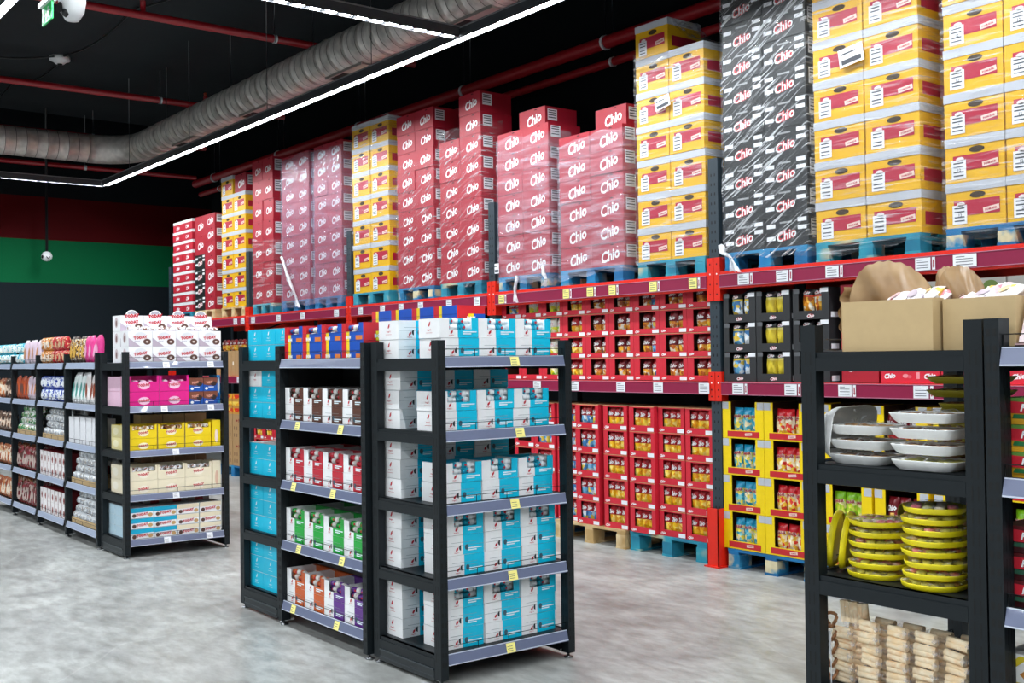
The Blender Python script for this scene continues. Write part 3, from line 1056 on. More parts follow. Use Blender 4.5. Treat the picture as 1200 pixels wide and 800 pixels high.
REDB = M('b3121f', .3, coat=.3)
BAGS = {
    'yellow': (Proto(bag(.100, .165, .07, CHIPS, REDB, REDB, 'Chio', WHITE)), 'yellow and red crisp bag'),
    'orange': (Proto(bag(.100, .165, .07, CHIPO, REDB, M('7d0f1c', .3), 'Chio', WHITE)), 'orange and maroon crisp bag'),
    'green': (Proto(bag(.100, .165, .07, CHIPG, M('c8161f', .3), M('e9e6da', .3), 'Chio', WHITE, tb=RED)), 'pale green crisp bag'),
    'blue': (Proto(bag(.100, .165, .07, CHIPB, M('f0ece0', .3), REDB, 'Chio', WHITE)), 'blue and white crisp bag'),
    'bigyellow': (Proto(bag(.071, .182, .065, CHIPS, REDB, REDB, 'Chio', WHITE, ts=.22)), 'yellow and red crisp bag'),
    'bigblue': (Proto(bag(.071, .182, .065, CHIPB, REDB, REDB, 'Chio', WHITE, ts=.22)), 'blue and red crisp bag'),
    'kwhite': (Proto(bag(.100, .185, .07, CHIPB, M('f0d23a', .3), M('1a1a1c', .3), 'Chio', WHITE, tz=.84, ts=.14, tb=RED, zt=.75)), 'sky blue tortilla bag'),
    'kyellow': (Proto(bag(.100, .185, .07, M('e9cf3c', .3, bump=.3), M('f2e27a', .3), M('1a1a1c', .3), 'Chio', WHITE, tz=.84, ts=.14, tb=RED, zt=.75)), 'yellow tortilla bag'),
    'korange': (Proto(bag(.100, .185, .07, CHIPO, M('d8431f', .3), M('1a1a1c', .3), 'Chio', WHITE, tz=.84, ts=.14, tb=RED, zt=.75)), 'orange tortilla bag'),
    'psky': (Proto(bag(.086, .215, .07, SKYB, M('1f9fc4', .3), M('1496c0', .3), 'POM-BÄR', M('a32531', .4), tz=.70, ts=.13, tb=WHITE, zt=.8)), 'turquoise puffed snack bag'),
    'pred': (Proto(bag(.086, .215, .07, SALM, M('d31f2c', .3), M('c9141f', .3), 'POM-BÄR', M('a32531', .4), tz=.70, ts=.13, tb=WHITE, zt=.8)), 'red puffed snack bag'),
    'plime': (Proto(bag(.086, .215, .07, LIME, M('8cc41e', .3), M('7dbb18', .3), 'POM-BÄR', M('a32531', .4), tz=.70, ts=.13, tb=WHITE, zt=.8)), 'lime green puffed snack bag'),
    'pdark': (Proto(bag(.086, .215, .07, blotch('printed_dark_red', ['8a1020', 'b01828', 'f0c060'], 30), REDB, M('7c0d1a', .3), 'Chio', WHITE)), 'dark red snack bag'),
}


def display(wd, h, d, mat, win, kind):
    """an open fronted display carton; win = window x0,x1,z0,z1 as fractions"""
    def fn():
        b = MB()
        a, c, z0, z1 = win
        xa, xb = -wd / 2 + wd * a, -wd / 2 + wd * c
        za, zb = h * z0, h * z1
        t_ = .006
        y0, y1 = -d / 2, d / 2
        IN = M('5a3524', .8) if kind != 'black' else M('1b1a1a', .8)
        b.box(-wd / 2, xa, y0, y0 + t_, 0, h, mat)
        b.box(xb, wd / 2, y0, y0 + t_, 0, h, mat)
        b.box(xa, xb, y0, y0 + t_, 0, za, mat)
        if z1 < 1: b.box(xa, xb, y0, y0 + t_, zb, h, mat)
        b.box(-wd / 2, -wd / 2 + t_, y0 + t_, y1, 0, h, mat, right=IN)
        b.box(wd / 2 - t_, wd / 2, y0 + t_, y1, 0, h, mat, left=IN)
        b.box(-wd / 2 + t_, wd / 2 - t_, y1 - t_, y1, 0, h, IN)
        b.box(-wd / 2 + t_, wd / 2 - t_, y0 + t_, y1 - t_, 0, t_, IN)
        if kind == 'red':
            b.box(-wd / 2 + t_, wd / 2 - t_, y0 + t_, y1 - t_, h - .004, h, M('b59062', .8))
            b.box(-wd / 2, wd / 2, y0 - .0015, y0, h - .005, h - .001, M('c9a271', .8))
        yy = y0 - .0014
        if kind == 'red':
            b.text('Chio', (-wd / 2 + wd * .15, yy, h * .10), h * .115, WHITE, shear=.2, bold=.05, rot=R(8), res=1)
            b.poly([(wd / 2 - wd * .27, yy, h * .02), (wd / 2 - .006, yy, h * .02), (wd / 2 - .006, yy, h * .17), (wd / 2 - wd * .27, yy, h * .17)], PAPER)
        elif kind == 'black':
            b.text('Chio', (0, yy, h * .11), h * .13, RED, shear=.2, bold=.11, rot=R(6), res=1)
            b.text('Chio', (0, yy - .001, h * .11), h * .115, WHITE, shear=.2, bold=.03, rot=R(6), res=1)
            b.poly([(-wd / 2 + .01, yy, h * .84), (-wd / 2 + .06, yy, h * .84), (-wd / 2 + .06, yy, h * .97), (-wd / 2 + .01, yy, h * .97)], M('5b5d60', .5))
            b.poly([(wd / 2 - .075, yy, h * .84), (wd / 2 - .005, yy, h * .84), (wd / 2 - .005, yy, h * .97), (wd / 2 - .075, yy, h * .97)], PAPER)
            b.poly([(wd / 2 + .001, y0 + .02, h * .05), (wd / 2 + .001, y0 + .11, h * .05), (wd / 2 + .001, y0 + .11, h * .22), (wd / 2 + .001, y0 + .02, h * .22)], PAPER)
        elif kind == 'yellow':
            b.poly([(-wd * .38, yy, h * .04), (wd * .40, yy, h * .04), (wd * .40, yy, h * .20), (-wd * .38, yy, h * .20)], M('c22028', .45))
            b.cbox((wd * .14, yy - .001, h * .125), wd * .17, .001, h * .07, M('ecc9c0', .5), Matrix.Rotation(R(-5), 3, 'Y'))
            b.text('POM-BÄR', (wd * .14, yy - .002, h * .125), h * .035, REDD, bold=.03, rot=R(5), res=1, maxw=wd * .15)
            b.box(-wd / 2 - .001, -wd / 2 + wd * .15, yy, y0, h * .80, h * .995, GREY)
            b.box(wd / 2 - wd * .15, wd / 2 + .001, yy, y0, h * .80, h * .995, GREY)
        return b.build('display_carton')
    return fn


def fill_display(xc, yf, z, rz_, kinds, n, wd, label, grp, dy=.06):
    for k in range(n):
        pr_, nm = BAGS[kinds[k % len(kinds)]]
        xx = xc + (k - (n - 1) / 2) * wd
        o = pr_.put((xx, yf + dy + .004 * k, z + .010), 0, f'{nm}, {ordn(k)} from left in {label}', 'crisp bag', grp)
        o.rotation_euler = (R(random.uniform(-2, 0)), R(random.uniform(-3, 3)), R(random.uniform(-5, 5)))


# middle level of the bay with red displays
pd = Proto(display(.311, .196, .38, M('cb2436', .45), (.22, .86, .22, .93), 'red'))
kinds_mid = [['orange', 'yellow'], ['orange', 'orange'], ['orange', 'blue'], ['orange', 'orange'], ['orange', 'orange'], ['yellow', 'yellow'], ['green', 'green'], ['green', 'green'], ['blue', 'blue']]
for c in range(9):
    for r in range(4):
        if r == 3: hh = 1
        xc = -5.986 - .3140 * (c + .5)
        z = 1.456 + .1985 * r
        if r == 3 and z + .196 > 2.30: continue
        yf = YF + .082
        pos = f'row {["one", "two", "three", "four"][r]} up, column {["one", "two", "three", "four", "five", "six", "seven", "eight", "nine"][c]} from the guarded upright'
        nm = f'{nth(r, 4)} row, {ordn(c)} from the right, middle rack level'
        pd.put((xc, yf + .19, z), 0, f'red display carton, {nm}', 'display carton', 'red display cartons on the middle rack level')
        if c < 7 or r > 0:
            fill_display(xc + .012, yf, z + .004, 0, kinds_mid[c], 2, .106, f'{nth(r, 4)} row, {ordn(c)} red carton from upright', 'crisp bags in red middle level cartons')
# floor level of that bay
pdb = Proto(display(.300, .213, .42, M('cb2033', .45), (.17, .86, .24, .93), 'red'))
pallet(-6.50, YF + .02, 0, .88, 'teal', 'teal floor pallet beside the red foot guard', .163)
pallet(-7.44, YF - .01, 0, .94, 'wood', 'pale bare wood floor pallet under red displays', .163)
pallet(-8.36, YF + .04, 0, .84, 'blue', 'blue floor pallet behind the middle gondola end', .163)
XC = [-6.135, -6.455, -6.762, -7.10, -7.455, -7.77, -8.10, -8.42]
for c, xc in enumerate(XC):
    for r in range(5):
        z = .165 + .2145 * r
        yf = YF + (.03 if c not in (2, 3, 4) else .0) + (.01 * (c % 2))
        nm = f'{nth(r, 5)} row, {ordn(c)} from the right on floor pallets'
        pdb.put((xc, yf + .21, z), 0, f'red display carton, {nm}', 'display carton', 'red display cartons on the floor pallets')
        k = ['bigyellow'] if c < 4 else ['bigblue']
        if c < 7:
            fill_display(xc - .01, yf, z + .012, 0, k, 3, .0745, f'{nth(r, 5)} row, {ordn(c)} floor carton', 'crisp bags in red floor cartons', dy=.05)

# bay beside: black displays
pk_ = Proto(display(.318, .228, .38, M('2a2b2d', .45), (.16, .80, .27, 1.0), 'black'))
for c, (xc, kd) in enumerate(((-5.69, 'kwhite'), (-5.365, 'kyellow'), (-5.02, 'korange'))):
    for r in range(3):
        z = 1.454 + .2295 * r
        nm = f"{('lowest', 'middle', 'topmost')[r]} row, {ordn(c)} column from the upright"
        pk_.put((xc, YF + .21, z), 0, f'black display carton, {nm}', 'display carton', 'black display cartons')
        fill_display(xc - .006, YF + .02, z + .03, 0, [kd], 2, .108, f"{('lowest', 'middle', 'topmost')[r]} black carton, {ordn(c)} column", 'tortilla bags in black cartons')
# right of them: red cartons, pale cartons
pr1 = Proto(red_carton(.30, .23, .38, pos=-.12, ts=.05))
for r in range(3):
    pr1.put((-4.64, YF + .25, 1.454 + .2315 * r), 0, f"red carton, {('lowest', 'middle', 'topmost')[r]} of three right of black displays", 'carton', 'red cartons beside the black displays')


def flat_red():
    b = MB()
    b.box(-.22, .22, -.18, .18, 0, .115, M('d2243a', .45), top=M('c9a271', .8))
    for x in (-.15, .15):
        b.text('Chio', (x, -.181, .05), .035, WHITE, shear=.2, bold=.05, rot=R(6))
    b.disc((-.03, -.181, .05), .022, .014, M('e8939a', .5)); b.disc((-.0, -.1812, .045), .016, .012, M('e05a68', .5))
    b.box(.05, .075, -.1812, -.181, .03, .075, M('e8939a', .5))
    return b.build('flat_red_carton')


prf = Proto(flat_red)
for i, xc in enumerate((-4.24, -3.79, -3.34)):
    for r in range(2):
        prf.put((xc, YF + .22, 1.454 + .116 * r), 0, f"flat red carton, {('lower', 'upper')[r]} one of the {ordn(i)} pair behind big cardboard box", 'carton', 'flat red cartons')


def pale_carton():
    b = MB()
    b.box(-.22, .22, -.18, .18, 0, .22, M('cfcdc6', .6))
    b.box(-.22, .22, -.182, -.18, .11, .114, M('8f8c84', .6))
    b.text('Chio', (-.02, -.1815, .06), .045, LOGO, shear=.2, bold=.06, rot=R(6))
    b.text('Chio', (-.02, -.1825, .06), .042, WHITE, shear=.2, bold=.0, rot=R(6))
    b.disc((.12, -.1815, .17), .05, .035, M('7c9a50', .6))
    return b.build('pale_carton')


prp = Proto(pale_carton)
for i, xc in enumerate((-4.24, -3.79, -3.34)):
    for r in range(2):
        prp.put((xc, YF + .24, 1.687 + .221 * r), 0, f"pale grey carton, {('lower', 'upper')[r]} one of the {ordn(i)} pair under upper beam", 'carton', 'pale grey cartons')

# yellow displays on the floor
pallet(-5.42, YF + .02, 0, .84, 'mix', 'blue floor pallet with chipped blocks under yellow displays', .155)
pallet(-4.50, YF + .02, 0, .86, 'blue', 'blue floor pallet behind the right gondola end', .155)
pallet(-3.58, YF + .02, 0, .86, 'teal', 'teal floor pallet farthest right in the rack', .155)
py_ = Proto(display(.405, .283, .40, M('f1cf00', .42), (.20, .80, .22, 1.0), 'yellow'))
for c, (xc, kd) in enumerate(((-5.672, 'psky'), (-5.262, 'pred'), (-4.74, 'plime'), (-4.31, 'pdark'), (-3.86, 'pred'), (-3.42, 'plime'))):
    for r in range(4):
        z = .158 + .2855 * r
        nm = f'{nth(r, 4)} row, {ordn(c)} column from the red foot guard'
        py_.put((xc, YF + .22, z), 0, f'yellow display carton, {nm}', 'display carton', 'yellow display cartons on floor pallets')
        fill_display(xc, YF + .02, z + .012, 0, [kd], 3, .089, f'{nth(r, 4)} row, {ordn(c)} yellow carton', 'puffed snack bags in yellow cartons')

# far bays, the parts seen past the gondola ends
for c in range(5):
    for r in range(3):
        xc = -14.42 + .32 * c
        pd.put((xc, YF + .25, 1.456 + .1985 * r), 0, f'red display carton, {("lowest", "middle", "topmost")[r]} row, {ordn(c)} right of the second upright', 'display carton', 'far red display cartons')
        fill_display(xc, YF + .06, 1.468 + .1985 * r, 0, ['green' if (c + r) % 2 else 'yellow'], 2, .106, f'{("lowest", "middle", "topmost")[r]} far carton, {ordn(c)} beyond the upright', 'crisp bags in far red cartons')
pallet(-14.1, YF + .02, 0, .9, 'blue', 'blue floor pallet behind the cyan box gondola end', .163)
for c in range(3):
    for r in range(5):
        xc = -14.38 + .31 * c
        pdb.put((xc, YF + .24, .165 + .2145 * r), 0, f'red display carton, {nth(r, 5)} row, {ordn(c)} on the pallet behind cyan boxes', 'display carton', 'far red floor displays')
        fill_display(xc, YF + .03, .177 + .2145 * r, 0, ['bigyellow'], 3, .0745, f'{nth(r, 5)} far floor carton, {ordn(c)} column', 'crisp bags in far floor cartons', dy=.05)
pallet(-15.25, YF + .02, 0, .86, 'blue', 'blue pallet seen in the gap between the gondolas', .155)


def brown_carton(wd, h, kind):
    def fn():
        b = MB()
        b.box(-wd / 2, wd / 2, -.2, .2, 0, h, M('b08a5c', .75, bump=.1, bscale=14))
        y = -.2012
        if kind == 'print':
            b.text('Yo', (.03, y, h * .76), h * .14, M('8f2a1c', .6), shear=.3, bold=.06)
            b.disc((-.06, y, h * .76), .04, .015, M('8f2a1c', .6))
            for i in range(4):
                for j in range(2):
                    b.box(-.15 + .09 * i, -.135 + .09 * i, y, -.2, h * (.12 + .27 * j), h * (.26 + .27 * j), M('4b2c1a', .7))
        else:
            b.box(-.002, .002, y, -.2, 0, h, M('6b4d2e', .7)); b.disc((-.08, y, h * .5), .02, .03, M('efe9dd', .6))
        return b.build('brown_carton')
    return fn


pb1 = Proto(brown_carton(.40, .37, 'print'))
for c in range(2):
    for r in range(2):
        pb1.put((-15.48 + .42 * c, YF + .23, .158 + .372 * r), 0, f"brown printed carton, {('lower', 'upper')[r]} one, {('left', 'right')[c]} column on the far blue pallet", 'carton', 'brown printed cartons')


def redyel():
    b = MB()
    b.box(-.2, .2, -.2, .2, 0, .095, M('c98f3c', .6)); b.box(-.2, .2, -.202, -.2, .03, .085, blotch('red_yellow_print', ['d1261c', 'e8a51c', 'f3d05a'], 22, .4, .1))
    return b.build('flat_printed_tray')


pry = Proto(redyel)
for c in range(2):
    for r in range(3):
        pry.put((-15.48 + .42 * c, YF + .23, .904 + .097 * r), 0, f"red and yellow flat tray, {('lowest', 'middle', 'topmost')[r]}, {('left', 'right')[c]} column above brown cartons", 'carton', 'red and yellow flat trays')
pb2 = Proto(brown_carton(.27, .37, 'plain'))
for c in range(4):
    pb2.put((-15.75 + .28 * c, YF + .25, 1.454), 0, f'plain brown carton, {ordn(c)} from the left on the far middle level', 'carton', 'plain brown cartons')
    fill_display(-15.75 + .28 * c, YF + .1, 1.818, 0, ['orange', 'yellow'], 2, .12, f'the pair on {ordn(c)} plain brown carton', 'crisp bags on brown cartons')


# ------------------------------------------------------------------ gondola shelving
ZS = [.150, .528, .904, 1.280, 1.660]


def make_post(b, x, y, fs, ss, slots=True):
    """x,y centre; fs = +-1 front direction along y, ss = side"""
    pw, pd_ = .046, .060
    b.box(x - pw / 2, x + pw / 2, y - pd_ / 2, y + pd_ / 2, .03, 1.752, STEEL)
    if slots:
        z = .10
        yy = y + fs * (pd_ / 2 + .0006)
        while z < 1.72:
            for sx in (-.010, .010):
                b.poly([(x + sx - .0055, yy, z), (x + sx + .0055, yy, z), (x + sx + .0055, yy, z + .022), (x + sx - .0055, yy, z + .022)][::(1 if fs < 0 else -1)], SLOT)
            z += .05
        for sx in (-1, 1):
            xx = x + sx * (pw / 2 + .0006)
            z = .12
            while z < 1.66:
                for dy in (-.010, .010):
                    q = [(xx, y + dy - .0025, z), (xx, y + dy + .0025, z), (xx, y + dy + .0025, z + .045), (xx, y + dy - .0025, z + .045)]
                    b.poly(q if sx > 0 else q[::-1], SLOT)
                z += .068


def unit(x, y, rz, W_u, D, label, sides=(-1, 1), posts=(-1, 1), back=False, rail=RAIL, tags=None, kick=(-1, 1), double=False, levels=(0, 1, 2, 3, 4), tagm=TAGY, panels=False):
    t = empty('shelving_unit', (x, y, 0), rz)
    hw, hd = W_u / 2, D / 2
    for px in posts:
        for py in (-1, 1):
            b = MB(); make_post(b, px * (hw - .023), py * (hd - .030), py, px); p = b.build('post', t)
            b = MB()
            xx, yy = px * (hw - .023), py * (hd - .030)
            b.lathe([(.026, 0), (.026, .006), (.008, .01), (.008, .034)], ROD, 10, c=(xx, yy, 0)); b.box(xx - .01, xx + .01, yy - py * .09 - .03, yy - py * .0, .022, .034, SILV) ; b.build('foot', p)
    for li in levels:
        z = ZS[li]
        b = MB()
        b.box(-hw + .005, hw - .005, -hd + .03, hd - .03, z - .03, z, STEEL)
        b.box(-hw + .047, hw - .047, -hd + .012, -hd + .03, z - .045, z - .0005, STEEL)
        s_ = b.build('shelf', t)
        for fs in ((-1, 1) if double else (-1,)):
            b = MB()
            ya, yb = fs * (hd - .010), fs * (hd + .003)
            xs = hw - .048
            q = [(-xs, ya, z + .004), (xs, ya, z + .004), (xs, yb, z - .052), (-xs, yb, z - .043)]
            b.poly(q if fs > 0 else q[::-1], rail)
            q = [(-xs, ya - fs * .006, z + .004), (xs, ya - fs * .006, z + .004), (xs, yb - fs * .006, z - .052), (-xs, yb - fs * .006, z - .043)]
            b.poly(q if fs < 0 else q[::-1], rail)
            b.box(-xs, xs, min(yb, yb - fs * .007), max(yb, yb - fs * .007), z - .048, z - .043, EDGE)
            b.box(-xs, xs, min(ya, ya - fs * .007), max(ya, ya - fs * .007), z + .003, z + .007, EDGE)
            rl = b.build('price_rail', s_)
            b = MB()
            yw = fs * (hd - .02)
            wi = M('1c1e20', .4, .8)
            b.tube([(-xs, yw, z + .045), (xs, yw, z + .045)], .0018, wi, 5)
            b.tube([(-xs, yw, z + .008), (xs, yw, z + .008)], .0018, wi, 5)
            n = 4
            for k in range(n + 1):
                xk = -xs + 2 * xs * k / n
                b.tube([(xk, yw, z + .004), (xk, yw, z + .045)], .0018, wi, 5)
            b.build('wire_guard', s_)
            if fs < 0 and tags:
                for tx in tags.get(li, ()):
                    b = MB()
                    c = Vector((tx, -hd + .0005, z - .022)); Mr = Matrix.Rotation(math.atan2(.013, .047), 3, 'X').inverted()
                    Mr = Matrix.Rotation(-math.atan2(.013, .047), 3, 'X')
                    b.cbox(c, .058, .0012, .05, tagm, Mr)
                    for kk in (-.014, -.004, .008):
                        b.cbox(c + Mr @ Vector((-.006, -.0009, kk)), .034, .0006, .0025, INK, Mr)
                    b.build('price_tag', rl)
        for sx in sides:
            b = MB()
            xa = sx * (hw - .0); xb = sx * (hw - .028)
            yl = hd - .061
            b.box(min(xa, xb), max(xa, xb), -yl, yl, z - .064, z - .018, STEEL)
            xa2 = sx * (hw - .006)
            b.box(min(xa2, xb), max(xa2, xb), -yl, yl, z - .0175, z - .0, STEEL)
            xe = sx * (hw + .0006)
            for yy in (-yl + .03, yl - .05):
                q = [(sx * (hw - .0054), yy, z - .015), (sx * (hw - .0054), yy + .02, z - .015), (sx * (hw - .0054), yy + .02, z - .009), (sx * (hw - .0054), yy, z - .009)]
                b.poly(q if sx > 0 else q[::-1], SLOT)
            b.build('side_beam', t)
    for sx in kick:
        b = MB()
        xa = sx * hw; xb = sx * (hw - .02)
        yl = hd - .064
        b.box(min(xa, xb), max(xa, xb), -yl, yl, .02, .080, M('1d2327', .45))
        b.box(min(sx * (hw + .004), xb), max(sx * (hw + .004), xb), -yl, yl, .076, .084, M('2c3439', .4))
        b.box(min(sx * (hw + .003), xb), max(sx * (hw + .003), xb), -yl, yl, .040, .045, M('2c3439', .4))
        b.build('kick_plate', t)
    if back:
        b = MB(); b.box(-hw + .03, hw - .03, -.006, .006, .15, 1.63, M('0f1113', .6)); b.build('back_panel', t)
    if panels:
        for sx in (-1, 1):
            b = MB(); b.box(sx * (hw - .033) - .002, sx * (hw - .033) + .002, -hd + .065, hd - .065, .155, 1.63, M('0f1113', .6)); b.build('side_panel', t)
    tag(t, label, 'shelving unit', 'grey gondola shelving units')
    return t


# middle gondola: near end, middle, far end
YC = 3.565
unit(-4.985, YC, E_, .89, .66, 'gondola end shelf of white and cyan boxes in the centre', tags={4: (.05,), 3: (.08,), 2: (.04,), 1: (.02,), 0: (.0,)})
unit(-5.895, YC - .01, 0, 1.10, .92, 'centre shelving unit with brown, red, green and purple boxes', tags={3: (-.27, .27), 2: (-.33, .17), 1: (-.27, .27), 0: (-.35, .2)}, back=True, double=True, kick=(), panels=True)
unit(-6.765, YC, W_, .89, .62, 'narrow gondola end unit filled with cyan boxes')
# left gondola
unit(-9.735, YC + .02, E_, .93, .65, 'left gondola end unit with white donut boxes on top', tags={4: (-.1, .3), 3: (-.12, .3), 2: (-.02,), 1: (-.02,), 0: (-.1, .28)}, tagm=PAPER)
LX = [-10.575, -11.580, -12.585, -13.590]
for i, (x, nm) in enumerate(zip(LX, ('beside the left gondola end', 'second from the left gondola end', 'third from the left gondola end', 'fourth from the left gondola end', 'farthest visible in left row'))):
    unit(x, YC - .01, 0, 1.0, .92, 'shelving unit of wrapped sweets, ' + nm, posts=(-1,) if i else (-1, 1), back=True, double=True, kick=(), rail=RAILL)
# right gondola
unit(-2.08, YC + .02, W_, .93, .66, 'nearest gondola end unit holding the open cardboard box')
unit(-1.18, YC - .01, 0, 1.10, .92, 'shelving unit at the right edge with wafer packs', rail=RAIL, back=True, kick=())


# ------------------------------------------------------------------ cream biscuit boxes (white and coloured)
BW, BH, BD = .242, .103, .205


def logo_mark(b, x, z, y, s_=1.0, u=(1, 0, 0), txt=LOGO):
    ux, uy = u[0], u[1]
    def P(a, c): return (x[0] + ux * a, x[1] + uy * a, z + c) if isinstance(x, tuple) else (x + a, y, z + c)
    b.poly([P(-.008 * s_, .0), P(.0, -.004 * s_), P(.010 * s_, .006 * s_), P(.013 * s_, .024 * s_), P(.004 * s_, .016 * s_), P(-.004 * s_, .012 * s_)], txt)


def biscuit_box(col, opened, side='w'):
    cm = M(col, .42)

    def fn():
        b = MB()
        hw, hd = BW / 2, BD / 2
        xs = -hw + BW * .46
        t_ = .003
        y = -hd
        sidem = WHITE
        leftm = WHITE; rightm = cm if side != 'w' else WHITE
        if not opened:
            b.box(-hw, hw, -hd, hd, 0, BH, WHITE, right=rightm, back=cm)
            b.box(xs, hw, y - .0006, y, 0, BH, cm)
            b.box(-hw, hw, y - .0010, y, BH * .46, BH * .475, M('8f979c', .6))
            b.box(-hw * .72, hw * .62, y - .0012, y, BH * .62, BH * .635, M('8f979c', .6))
            b.disc((xs - .014, y - .0014, BH * .36), .013, .015, M('202a30', .6), a0=PI / 2, a1=PI * 1.5, n=8)
            b.disc((xs + .022, y - .0014, BH * .36), .012, .015, M('3a5a6a', .6), n=10)
        else:
            # cut-out front with a lip
            zc, zl = BH * .42, BH
            x0, x1 = -hw + BW * .24, hw - BW * .17
            b.box(-hw, xs, y, y + t_, 0, zc, WHITE); b.box(xs, hw, y, y + t_, 0, zc, cm)
            b.box(-hw, x0, y, y + t_, zc, BH, WHITE); b.box(x1, hw, y, y + t_, zc, BH, cm)
            b.box(-hw, -hw + t_, y + t_, hd, 0, BH, leftm); b.box(hw - t_, hw, y + t_, hd, 0, BH, rightm)
            b.box(-hw + t_, hw - t_, hd - t_, hd, 0, BH, cm)
            b.box(-hw + t_, hw - t_, y + t_, hd - t_, 0, t_, WHITE)
            b.box(-hw + t_, hw - t_, hd - BD * .12, hd - t_, BH - t_, BH, cm)
        logo_mark(b, xs - BW * .17, BH * .22, y - .0018, .9)
        b.text("magni's", (xs - BW * .17, y - .0018, BH * .12), BH * .1, LOGO, bold=.01, res=1, maxw=BW * .3)
        for k, ww in ((.30, .36), (.2, .22)):
            b.box(xs + BW * .13, xs + BW * (.13 + ww), y - .0018, y - .001, BH * k - .003, BH * k + .003, M('e6f6fa', .5))
        # end faces
        for sx, ink in ((-1, LOGO), (1, LOGO if side == 'w' else WHITE)):
            xx = sx * (hw + .0008)
            uu = (0, -1, 0) if sx < 0 else (0, 1, 0)
            sm = .9
            b.poly([(xx, uu[1] * (-.008), BH * .62), (xx, 0, BH * .58), (xx, uu[1] * .010, BH * .68), (xx, uu[1] * .013, BH * .86), (xx, 0, BH * .78)], ink)
            b.text("magni's", (xx, 0, BH * .42), BH * .13, ink, u=uu, bold=.01, res=1, maxw=BD * .4)
            b.box(min(xx, xx - sx * .0004), max(xx, xx - sx * .0004), -.03, .03, BH * .26, BH * .275, ink)
            b.box(min(xx, xx - sx * .0004), max(xx, xx - sx * .0004), -hd, hd, BH * .985, BH, M('b9bcc0', .6))
        return b.build('biscuit_box')
    return fn


def bar_pack(c1, c2, L_=.088, r=.0165):
    def fn():
        b = MB()
        n = 10
        pts = [(-L_ / 2, 0, r), (-L_ / 2 + .012, 0, r), (-L_ / 2 + .016, 0, r), (L_ / 2 - .016, 0, r), (L_ / 2 - .012, 0, r), (L_ / 2, 0, r)]
        b.tube(pts[:3], [r * .9, r * .5, r], M(c1, .3), n)
        b.tube([pts[2], (0, 0, r)], r, M(c1, .3, bump=.3), n)
        b.tube([(0, 0, r), pts[3]], r, M(c2, .3, bump=.3), n)
        b.tube(pts[3:], [r, r * .5, r * .9], M(c2, .3), n)
        b.disc((-.008, -r * 1.02, r), .008, .007, LOGO, n=6)
        return b.build('wrapped_bar')
    return fn


BARC = Proto(bar_pack('12a5c4', 'eef2f4'))
BARW = {}


def open_fill(cx, cy, z, rz, col, label, grp):
    if col == '00bfe2': pr_ = BARC
    else:
        if col not in BARW: BARW[col] = Proto(bar_pack(col, 'e9e6e2'))
        pr_ = BARW[col]
    k = 0
    for lx, ly, lz, a in ((-.050, -.070, .004, 4), (.050, -.070, .004, -4), (-.045, -.070, .037, -8), (.048, -.068, .037, 9), (-.03, -.066, .069, 12), (.045, -.064, .068, -10), (.0, .0, .045, 5)):
        wx = cx + lx * math.cos(rz) - ly * math.sin(rz)
        wy = cy + lx * math.sin(rz) + ly * math.cos(rz)
        pr_.put((wx, wy, z + lz), rz + R(a), f'wrapped bar, {ordn(k)} in {label}', 'wrapped bar', grp)
        k += 1


CY = '00bfe2'
pbc, pbo = Proto(biscuit_box(CY, False)), Proto(biscuit_box(CY, True))
pbside = Proto(biscuit_box(CY, False, 'c'))
lvn = ['lowest', 'fourth', 'third', 'second', 'top']
front_n = [3, 3, 2, 2, 2]
back_n = [3, 3, 3, 3, 2]
ycols = [3.322, 3.570, 3.815]
colw = ['near', 'middle', 'far']
dy_ = [.012, .018, .016, -.018, .0]
for li in range(5):
    z0 = ZS[li] + .001
    for c in range(3):
        for r in range(front_n[li]):
            top = r == front_n[li] - 1
            h_ = BH + .0015
            y = ycols[c] + dy_[li] + random.uniform(-.003, .003)
            x = -4.745 - BD / 2 + random.uniform(-.006, .004) - (.012 if li == 2 else 0)
            lb = f"{lvn[li]} shelf {colw[c]} column"
            pp = pbo if top else pbc
            rzz = E_ + R(random.uniform(-1.5, 1.5))
            o = pp.put((x, y, z0 + h_ * r), rzz, f"white and cyan biscuit box, {'open topmost' if top else ['bottom', 'middle'][r]} one, {lb}, central end unit", 'biscuit box', 'white and cyan biscuit boxes in front')
            if top: open_fill(x, y, z0 + h_ * r + .002, rzz, CY, f'open cyan box, {lb}', 'wrapped bars in open cyan boxes')
        for r in range(back_n[li]):
            h_ = BH + .0015
            y = 3.30 + .248 * c
            x = -5.115 - BD / 2 + random.uniform(-.006, .006)
            pbc.put((x, y, z0 + h_ * r), E_ + R(random.uniform(-1, 1)), f"rear white and cyan box, {['bottom', 'middle', 'topmost'][r]}, {lvn[li]} shelf {colw[c]} column", 'biscuit box', 'white and cyan biscuit boxes at the back')
